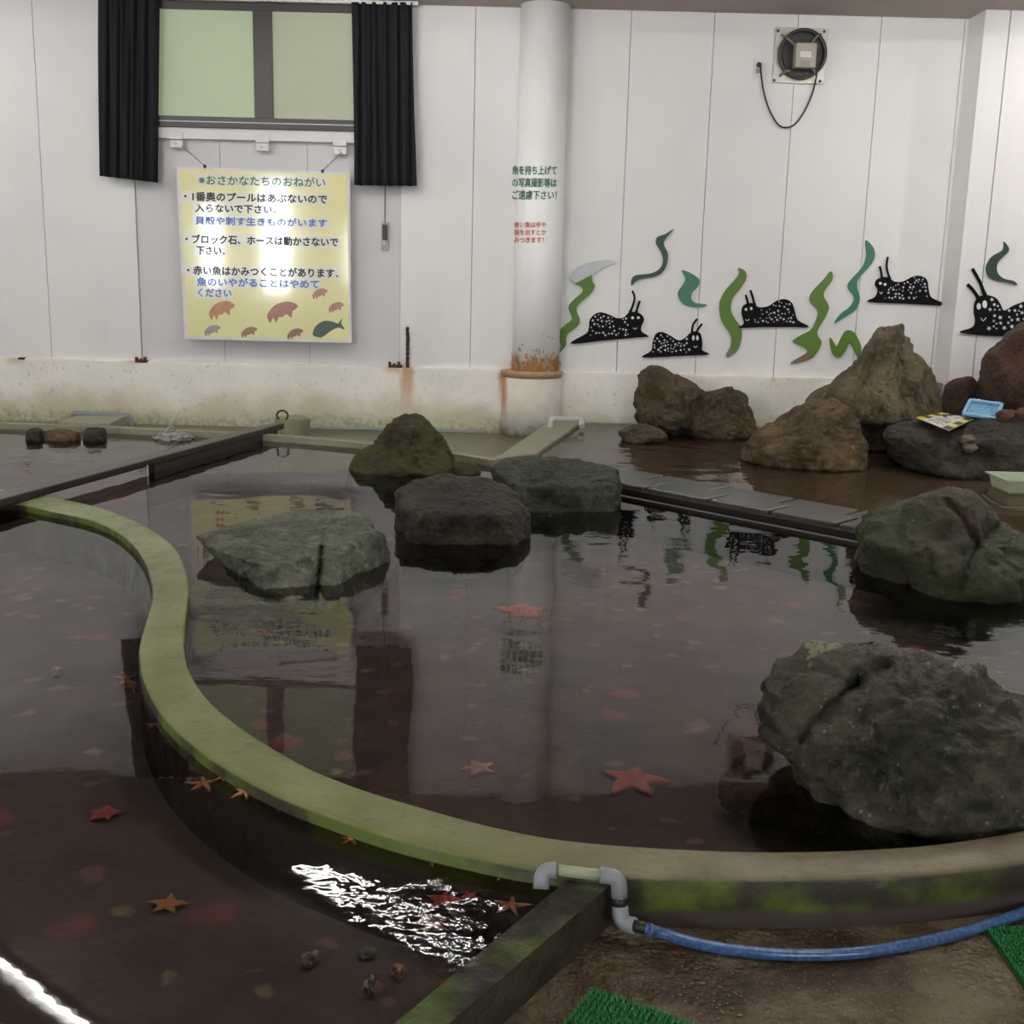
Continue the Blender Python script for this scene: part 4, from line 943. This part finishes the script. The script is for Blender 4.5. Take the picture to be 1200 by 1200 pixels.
for k in range(5):
    cell(k/5, (k+1)/5, 0, .2, M_cy if k % 2 else M_ck, 'check_print'); cell(k/5, (k+1)/5, .8, 1, M_ck if k % 2 else M_cy, 'check_print')
V, Fc = text_mesh('立入禁止'); mn, mxx = V.min(0), V.max(0); bm = bmesh.new()
vs = [bm.verts.new(tuple(at_z(*bil(.92-.84*(a-mn[0])/(mxx[0]-mn[0]), .74-.48*(b-mn[1])/(mxx[1]-mn[1])), zc+.002))) for a, b in V]
for f_ in Fc:
    try: bm.faces.new([vs[i] for i in f_])
    except ValueError: pass
link('lettering', bm, M_ck, cd_)
# blue basket (lying on its back, open grid)
B0, _ = on_rock(1150, 492); by = float(B0[1]); 
bk = root('plastic_basket', tuple(B0), 'light blue plastic basket tilted on the rocks behind the yellow card', 'basket')
M_blue = plain('light_blue_plastic', (.22, .46, .66), .35, .08)
bq = [(1137, 469), (1174, 474), (1168, 491), (1129, 485)]
def bpt(u, v, lift=0):
    q = [np.array(p, float) for p in bq]; p = (q[3]*(1-u)+q[2]*u)*(1-v)+(q[0]*(1-u)+q[1]*u)*v
    return at_y(p[0], p[1], by+.04+.16*v-lift)
bm = bmesh.new(); loop = [bpt(0, 0, .02), bpt(1, 0, .02), bpt(1, 1, .02), bpt(0, 1, .02)]
for a, b in zip(loop, loop[1:]+loop[:1]): tube(bm, [a, b], .014, 6)
link('basket_rim', bm, M_blue, bk)
bm = bmesh.new()
for k in range(1, 14): tube(bm, [bpt(k/14, .08), bpt(k/14, .92)], .0045, 4)
for k in range(1, 8): tube(bm, [bpt(.04, k/8), bpt(.96, k/8)], .0045, 4)
link('grid', bm, M_blue, bk)
bm = bmesh.new(); flat(bm, [tuple(bpt(u, v, -.03)) for u, v in ((.03, .05), (.97, .05), (.97, .95), (.03, .95))])
for (u0, v0), (u1, v1) in (((0, 0), (1, 0)), ((1, 0), (1, 1)), ((1, 1), (0, 1)), ((0, 1), (0, 0))):
    flat(bm, [tuple(bpt(u0, v0, .01)), tuple(bpt(u1, v1, .01)), tuple(bpt(u1, v1, -.03)), tuple(bpt(u0, v0, -.03))])
link('basket_wall', bm, plain('blue_plastic_shade', (.16, .36, .55), .4), bk)
for u in (.12, .25, .8, .9):
    bm = bmesh.new(); tube(bm, [bpt(u, 1, .02), bpt(u, 1.13, .02)], .007, 6); link('tab', bm, M_blue, bk)
# pale tray at right edge standing in platform water
ty = float(at_z(1195, 578, WPL)[1])
tr = root('plastic_tray', tuple(at_z(1200, 578, WPL)), 'pale green plastic tray standing in the shallow water at the right edge', 'tray')
tx0 = float(at_z(1183, 578, WPL)[0]); bm = bmesh.new()
def tray_ring(dx, z): return [(tx0-dx, ty-dx, z), (tx0+.36+dx, ty-dx, z), (tx0+.36+dx, ty+.26+dx, z), (tx0-dx, ty+.26+dx, z)]
rings = [[bm.verts.new(p) for p in tray_ring(d_, z)] for d_, z in ((0, .10), (.02, .185), (.04, .19), (.04, .20), (.012, .20), (-.008, .115))]
for a, b in zip(rings[:-1], rings[1:]):
    for k in range(4): bm.faces.new((a[k], a[(k+1) % 4], b[(k+1) % 4], b[k]))
bm.faces.new(rings[0]); bm.faces.new(rings[-1]); link('tray_body', bm, plain('pale_green_plastic', (.48, .54, .38), .35), tr)

# ================================================================== BEAM, PIPES
M_beam = plain('dark_wet_timber', (.050, .038, .030), .32, .35, scale=6, bump=.4)
b0 = at_z(-80, 607, RIM+.05); b1 = at_z(333, 496, RIM+.05)
dv = (b1-b0)[:2]; Ld = np.linalg.norm(dv); dv = dv/Ld; nv = np.array([-dv[1], dv[0]])
bmr = root('timber_beam', (float(b0[0]), float(b0[1]), RIM), 'long dark wet timber beam laid across the pools from lower left to back curb', 'beam')
bm = bmesh.new(); q = [b0[:2]-nv*.0, b1[:2]-nv*.0, b1[:2]+nv*.10, b0[:2]+nv*.16]; prism(bm, [tuple(p) for p in q], RIM+.005, RIM+.05)
bmesh.ops.bevel(bm, geom=bm.edges[:], offset=.006, segments=1, affect='EDGES'); link('plank', bm, M_beam, bmr)
m0 = at_z(176, 545, RIM); bm = bmesh.new(); s0 = float(np.dot(m0[:2]-b0[:2], dv))
q = [b0[:2]+dv*s0+nv*.01, b1[:2]-dv*.1+nv*.01, b1[:2]-dv*.1+nv*.05, b0[:2]+dv*s0+nv*.05]; prism(bm, [tuple(p) for p in q], BED, RIM+.004); link('divider_board', bm, M_beam, bmr)
bm = bmesh.new(); hk = at_z(331, 494, RIM+.05); tube(bm, [tuple(hk+np.array([.045*math.cos(t), 0, .05+.04*math.sin(t)])) for t in np.linspace(-1, 4.1, 12)], .008, 6); link('hook', bm, M_rust, bmr)
bm = bmesh.new(); hk = at_z(174, 548, RIM); tube(bm, [tuple(hk+np.array([0, -.02, .02])), tuple(hk+np.array([0, -.02, -.05])), tuple(hk+np.array([-.03, -.02, -.055]))], .006, 6); link('pale_clip', bm, M_steel, bmr)
# block at beam end
bm = bmesh.new(); c_ = at_z(340, 503, .05); lathe(bm, float(c_[0]), float(c_[1])+.12, [(.15, 0), (.15, .13), (.14, .14)], 24)
tag(link('concrete_block', bm, M_curb), 'round concrete block under the far end of the timber beam', 'block')
# slab and grey pipe frame at the far left
M_pipe = plain('grey_pvc', (.26, .27, .29), .4, .1); M_pipew = plain('white_scaled_pvc', (.66, .65, .60), .6, .2, scale=40, bump=.5)
def mk_pipe(name, px, Yf, r, m, label, fil=.04, cat='pipe'):
    bm = bmesh.new(); pts = [tuple(at_y(a, b, y)) for (a, b), y in zip(px, Yf)]
    tube(bm, fillet(pts, fil, 5) if fil else pts, r, 12); return tag(link(name, bm, m), label, cat)
mk_pipe('pvc_pipe', [(84, 497), (84, 484.5), (153, 487), (154, 499)], [9.95, 9.95, 9.95, 9.95], .024, M_pipe, 'grey pipe frame standing over the slab at the far left of the wall')
bm = bmesh.new(); q = [at_z(68, 495, .14), at_z(128, 497, .14), at_z(147, 487.5, .14), at_z(90, 486.5, .14)]; prism(bm, [tuple(p[:2]) for p in q], .0, .14)
tag(link('concrete_slab', bm, M_curb), 'small concrete slab under the grey pipe frame by the wall', 'slab')
mk_pipe('pvc_pipe', [(355, 501.5), (440, 503), (572, 506.5), (577, 517), (604, 519)], [10.1, 10.1, 10.1, 9.95, 9.75], .018, M_pipe, 'thin grey pipe along the foot of the wall behind the pointed rock', .03)
mk_pipe('pvc_pipe', [(645, 501), (645.5, 491), (681, 491), (682, 500)], [9.55, 9.55, 9.7, 9.6], .024, M_pipew, 'white scaled pipe bridging the dividing wall beside the pillar')
# bubbling spring
bm = bmesh.new(); c_ = at_z(204, 514, WIN); V, Fc = ico(5)
Q = V*np.array([.15, .12, .055])*(1+.22*fbm(V*4, 5, 4))[:, None]; Q = Q+np.array([c_[0], c_[1], WIN-.005])
vv = [bm.verts.new(p) for p in Q]; [bm.faces.new([vv[i] for i in f_]) for f_ in Fc]
tf = NT('foamy_water'); tf.color((.55, .54, .50)); tf.rough(.1); tf.b.inputs['Transmission Weight'].default_value = .55
tag(link('water_spring', bm, tf.m, None, True), 'bubbling mound of white water near the back curb left of the beam', 'water', kind='stuff')
bm = bmesh.new(); y_ = float(c_[1]); tube(bm, smooth_pts([at_y(205, 504, y_+.1), at_y(202, 499.5, y_+.08), at_y(197, 501, y_+.05), at_y(193, 509, y_)], 4), .008, 8)
tag(link('water_jet', bm, tf.m, None, True), 'small arc of water squirting beside the bubbling mound', 'water', kind='stuff')

# front pvc assembly
PY = 2.235
pa = root('pvc_inlet', tuple(at_y(727, 1088, PY-.03)), 'grey elbowed inlet pipe over the corner of the near rim and low wall', 'pipe')
M_pg = plain('grey_pvc_near', (.30, .31, .32), .4, .12, scale=30); M_pc = plain('cream_pvc', (.42, .44, .30), .4, .15, scale=20)
P_ = lambda a, b, y=PY: Vector(at_y(a, b, y))
e0, e1_, e2_, e3_, e4_ = P_(634, 1042, PY-.02), P_(636, 1019, PY), P_(652, 1019.5), P_(706, 1026), P_(724, 1029)
bm = bmesh.new(); tube(bm, [e2_, e3_], .0125, 16); link('straight_pipe', bm, M_pc, pa, True)
bm = bmesh.new(); tube(bm, fillet([e0, P_(635.5, 1020), P_(652, 1019.8)], .02), .0175, 16); link('elbow', bm, M_pg, pa, True)
bm = bmesh.new(); tube(bm, fillet([P_(703, 1025.6), P_(725, 1028), P_(726, 1051, PY-.005)], .022), .0175, 16); link('elbow', bm, M_pg, pa, True)
bm = bmesh.new(); tube(bm, [P_(726, 1050, PY-.005), P_(726.5, 1063, PY-.008)], .0155, 16); link('black_coupling', bm, plain('black_rubber', (.015, .015, .015), .45), pa, True)
g1 = Vector(at_y(726.5, 1062, PY-.008)); g2 = Vector(at_y(728, 1082, PY-.02)); g3 = Vector(at_y(744, 1085, PY-.04))
bm = bmesh.new(); tube(bm, fillet([g1, g2, g3], .02), .0175, 16); link('elbow', bm, M_pg, pa, True)
bm = bmesh.new(); tube(bm, [g3-(g3-g2).normalized()*.002, Vector(at_y(757, 1088, PY-.05))], .013, 14); link('hose_barb', bm, plain('black_rubber', (.015, .015, .015)), pa, True)
hz = root('garden_hose', tuple(at_z(930, 1119, .0)), 'blue hose lying on the wet floor along the foot of the rim', 'hose')
hp = [at_y(752, 1087, PY-.048), at_z(775, 1093, .030), at_z(810, 1104, .017), at_z(850, 1112, .013), at_z(900, 1117.5, .013), at_z(950, 1119, .013), at_z(1000, 1117, .013), at_z(1050, 1110, .013), at_z(1100, 1100, .013), at_z(1150, 1086, .013), at_z(1200, 1069, .013), at_z(1290, 1030, .013)]
def hose_mat():
    t = NT('blue_braided_hose'); t.pos(True)
    t.color(t.mix(t.rng(t.noise(90, 2), .45, .6), (.035, .085, .21), (.07, .15, .32))); t.rough(.3); t.b.inputs['Coat Weight'].default_value = .5; return t.m
bm = bmesh.new(); tube(bm, smooth_pts(hp, 8), .0125, 16); link('tube', bm, hose_mat(), hz, True)
bm = bmesh.new(); a_ = Vector(hp[0]); b_ = Vector(hp[1]); tube(bm, [a_+(b_-a_)*.28, a_+(b_-a_)*.42], .0145, 12); link('clamp', bm, plain('clamp_blue', (.25, .35, .6), .25, .1, .6), hz)

# ================================================================== GRASS MATS
def mat_blades(origin, u, v, nu, nv_, label, seed):
    r_ = random.Random(seed); o = np.array(origin); u = np.array(u); v = np.array(v)
    rt = root('grass_mat', tuple(o+u*.5+v*.5), label, 'mat', 'green plastic grass mats')
    q = [o, o+u, o+u+v, o+v]; bm = bmesh.new(); prism(bm, [tuple(p[:2]) for p in q], .001, .006); link('mat_base', bm, plain('mat_base_green', (.01, .07, .02), .6), rt)
    bm = bmesh.new()
    for i in range(nu):
        for j in range(nv_):
            c = o+u*((i+.5)/nu)+v*((j+.5)/nv_)
            for k in range(6):
                a = k*PI/3+r_.uniform(-.3, .3); l = r_.uniform(.006, .010); dx, dy = math.cos(a)*l, math.sin(a)*l
                h = r_.uniform(.009, .015); px_, py_ = -math.sin(a)*.0016, math.cos(a)*.0016
                v0 = bm.verts.new((c[0]-px_, c[1]-py_, .005)); v1 = bm.verts.new((c[0]+px_, c[1]+py_, .005)); v2 = bm.verts.new((c[0]+dx*.6+px_*.8, c[1]+dy*.6+py_*.8, .005+h*.75)); v3 = bm.verts.new((c[0]+dx, c[1]+dy, .005+h)) 
                v4 = bm.verts.new((c[0]+dx*.6-px_*.8, c[1]+dy*.6-py_*.8, .005+h*.75))
                bm.faces.new((v0, v1, v2, v4)); bm.faces.new((v4, v2, v3))
    b = link('grass_tufts', bm, plain('green_plastic_grass', (.02, .26, .06), .4, .2, scale=60), rt); b['kind'] = 'stuff'
A_ = at_z(694, 1163, 0); L_ = at_z(652, 1200, 0); R_ = at_z(790, 1197, 0)
u_ = (R_-A_); u_ = u_/np.linalg.norm(u_)*.30; v_ = np.array([u_[1], -u_[0], 0]); 
if np.dot(v_, L_-A_) < 0: v_ = -v_
mat_blades(A_, u_, v_, 26, 26, 'green plastic grass mat at the bottom edge near the low wall', 1)
A_ = at_z(1153, 1091, 0); D_ = at_z(1200, 1160, 0)-A_; v_ = D_/np.linalg.norm(D_)*.30; u_ = np.array([-v_[1], v_[0], 0])
mat_blades(A_, v_, u_ if u_[0] > 0 else -u_, 26, 26, 'green plastic grass mat at the right edge below the blue hose', 2)

# ================================================================== STARFISH, SHELLS
RIMPOLY = OUT+[(OUT[-1][0], 9), (OUT[0][0], 9)]
def star_mat(name, c, c2):
    t = NT(name); t.pos(True)
    g = t.new('ShaderNodeVectorMath', operation='LENGTH'); t.link(t.pos(), g.inputs[0])
    col = t.mix(t.rng(g.outputs['Value'], .004, .05), c2, c); col = t.mix(t.mul(t.rng(t.voro(160), .3, .15), .6), col, tuple(min(1, x*1.7) for x in c))
    t.color(col); t.rough(.6); t.bump(t.voro(160), .6, .004); return t.m
SM = {'tan': star_mat('starfish_tan', (.62, .33, .17), (.48, .20, .10)), 'red': star_mat('starfish_red', (.52, .10, .07), (.42, .06, .05)), 'olive': star_mat('starfish_olive', (.42, .32, .13), (.60, .20, .05)), 'pink': star_mat('starfish_pink', (.55, .28, .24), (.45, .2, .16))}
def starfish(px, py, rpx, mat, label, z=None, rot=0, tilt=(0, 0), slim=.34, seed=1, zc_=None):
    if z is None: z = BED+.012
    else:
        z = BED+.012; R_ = rpx*2.8/FPX
        while z < WLE-.006:
            P = at_z(px, py, z)
            if min(math.hypot(P[0]-a, P[1]-b) for a, b in OUT) > min(.07, R_*.85) and not inside((P[0], P[1]), RIMPOLY): break
            z += .004
    P = at_z(px, py, z); R0 = rpx*((P-CAM)@CF)/FPX; r_ = random.Random(seed); n = 60
    bend = [r_.uniform(-.25, .25) for _ in range(5)]; ln = [r_.uniform(.85, 1.1) for _ in range(5)]
    bm = bmesh.new(); rings = []
    for s in (1.0, .8, .55, .3, .12):
        ring = []
        for k in range(n):
            a = 2*PI*k/n; arm = int(((a+PI/5)/(2*PI/5))) % 5; da = (a-arm*2*PI/5+PI) % (2*PI)-PI
            prof = slim+(1-slim)*max(0, 1-abs(da)/(PI/5))**1.9; rad = R0*prof*s*ln[arm]
            aa = a+bend[arm]*(rad/R0)**2+rot
            h = R0*.17*(1-s**2)**.5*(.5+.5*(1-min(1, rad/R0)))
            ring.append(bm.verts.new((rad*math.cos(aa), rad*math.sin(aa), h)))
        rings.append(ring)
    for a, b in zip(rings[:-1], rings[1:]):
        for k in range(n): bm.faces.new((a[k], a[(k+1) % n], b[(k+1) % n], b[k]))
    bm.faces.new(rings[-1]); bm.faces.new(rings[0])
    bmesh.ops.recalc_face_normals(bm, faces=bm.faces)
    me = bpy.data.meshes.new('starfish'); bm.to_mesh(me); bm.free(); me.materials.append(SM[mat])
    for p in me.polygons: p.use_smooth = True
    o = bpy.data.objects.new('starfish', me); C.objects.link(o); o.location = P; o.rotation_euler = (tilt[0], tilt[1], 0)
    return tag(o, label, 'starfish', 'starfish in the touch pool')
starfish(197, 1060, 27, 'olive', 'olive starfish with orange centre lying alone on the left pool bed', rot=.3, slim=.42, seed=1)
starfish(148, 796, 17, 'tan', 'tan starfish clinging to the left bend of the rim, upper of two', z=-.02, rot=.9, tilt=(.2, .3), seed=2, slim=.26)
starfish(156, 806, 15, 'tan', 'tan starfish clinging to the left bend of the rim, lower of two', z=-.02, rot=.2, tilt=(.1, .5), seed=3, slim=.26)
starfish(182, 850, 12, 'pink', 'small pink starfish below the two tan ones at the rim bend', z=-.05, rot=.5, seed=4, slim=.3)
starfish(200, 866, 8, 'red', 'tiny reddish starfish just below the small pink one', z=-.05, rot=.1, seed=5, slim=.3)
starfish(238, 919, 23, 'tan', 'tan starfish at the left end of the row of three by the rim', z=-.03, rot=.5, seed=6, slim=.24)
starfish(262, 912, 17, 'tan', 'tan starfish in the middle of the row of three by the rim', z=-.02, rot=1.2, seed=7, slim=.26)
starfish(287, 929, 22, 'tan', 'tan starfish at the right end of the row of three by the rim', z=-.03, rot=.15, seed=8, slim=.24)
starfish(331, 948, 12, 'red', 'dim red starfish beside the rim right of the row of three', z=-.08, rot=.4, seed=9)
starfish(398, 970, 15, 'red', 'bright red starfish under the rim, left of the orange one', z=-.04, rot=.6, seed=10, slim=.4)
starfish(412, 984, 15, 'tan', 'orange starfish under the rim next to the bright red one', z=-.05, rot=.2, seed=11, slim=.3)
starfish(432, 978, 14, 'red', 'red brown starfish under the rim right of the orange one', z=-.05, rot=1.0, seed=12)
starfish(508, 1004, 24, 'pink', 'long armed pink starfish under the rim left of the inlet pipe', z=.0, rot=.8, seed=13, slim=.2)
starfish(592, 1024, 22, 'pink', 'pink starfish under the rim, left of the last one before the inlet pipe', z=.01, rot=.3, seed=14, slim=.22)
starfish(614, 1024, 19, 'pink', 'pink starfish nearest the inlet pipe', z=.0, rot=1.1, seed=15, slim=.2)
starfish(520, 1055, 24, 'red', 'red starfish under the rippled water', z=-.06, rot=.2, seed=16, slim=.45)
starfish(550, 1050, 14, 'red', 'small bright red starfish right of the rippled red one', z=-.06, rot=.9, seed=17, slim=.45)
starfish(505, 1082, 26, 'tan', 'orange starfish under the white rippled reflections', z=-.05, rot=.7, seed=18, slim=.35)
starfish(598, 1062, 26, 'tan', 'tan starfish beside the low wall below the inlet pipe', z=-.02, rot=.1, seed=19, slim=.25)
starfish(520, 1154, 11, 'red', 'tiny red starfish by the low wall near the bottom edge', z=-.06, rot=.1, seed=20, slim=.45)
starfish(122, 953, 21, 'red', 'faded red starfish on the bed in the middle of the left pool', rot=.4, seed=21, slim=.65)
starfish(612, 716, 36, 'red', 'large faded red starfish on the big pool bed in front of the dark block rock', rot=.4, seed=31, slim=.6)
starfish(742, 914, 46, 'red', 'large dark red starfish on the bed of the big pool near the near rim', rot=.1, seed=32, slim=.45)
starfish(560, 900, 24, 'pink', 'faded pink starfish on the bed of the big pool near the near rim', rot=.7, seed=33, slim=.5)
def shell(px, py, rpx, c1, c2, label, seed, rot):
    """spiral snail shell"""
    P = at_z(px, py, BED+.005); R0 = rpx*((P-CAM)@CF)/FPX; bm = bmesh.new(); n = 90; seg = 12; rings = []
    for i in range(n):
        t = i/(n-1); a = t*2*PI*3.2; rr = R0*(.03+.62*t**1.6); rad = R0*(.05+.42*t**1.5)
        c = Vector((rr*math.cos(a)*.8, R0*1.3*(1-t)**.8*.9, rr*math.sin(a)*.8)); out = Vector((math.cos(a), 0, math.sin(a)))
        rings.append([bm.verts.new(c+(out*math.cos(2*PI*k/seg)+Vector((0, 1, 0))*math.sin(2*PI*k/seg))*rad*(1+.08*math.sin(a*9))) for k in range(seg)])
    for a, b in zip(rings[:-1], rings[1:]):
        for k in range(seg): bm.faces.new((a[k], a[(k+1) % seg], b[(k+1) % seg], b[k]))
    bm.faces.new(rings[0]); bm.faces.new(rings[-1]); bmesh.ops.recalc_face_normals(bm, faces=bm.faces)
    me = bpy.data.meshes.new('sea_snail_shell'); bm.to_mesh(me); bm.free()
    for p in me.polygons: p.use_smooth = True
    t = NT('shell_%d' % seed); t.pos(True); t.color(t.mix(t.rng(t.noise(60, 3), .45, .6), c1, c2)); t.rough(.5); t.bump(t.noise(80), .4, .004); me.materials.append(t.m)
    o = bpy.data.objects.new('sea_snail_shell', me); C.objects.link(o); o.location = P+np.array([0, 0, R0*.55]); o.rotation_euler = (.2, .3, rot)
    return tag(o, label, 'shell')
shell(366, 1133, 14, (.16, .12, .08), (.42, .34, .24), 'pale brown snail shell, leftmost of the shells by the bottom', 1, 1.2)
shell(430, 1126, 13, (.06, .06, .045), (.20, .19, .15), 'dark grey snail shell above the white dotted one', 2, .3)
shell(438, 1163, 15, (.03, .03, .028), (.40, .40, .36), 'black snail shell dotted with white, nearest the bottom edge', 3, 2.2)
shell(463, 1146, 13, (.20, .12, .06), (.48, .30, .16), 'orange brown snail shell right of the others', 4, -.6)
shell(375, 971, 16, (.10, .09, .07), (.26, .24, .18), 'dim grey shell under the rim left of the red starfish', 5, 1.8)
shell(66, 793, 9, (.35, .28, .22), (.55, .48, .38), 'small pale shell far left in the left pool', 6, .5)
for k in list(bpy.data.objects):
    if '_o' in k: del k['_o']
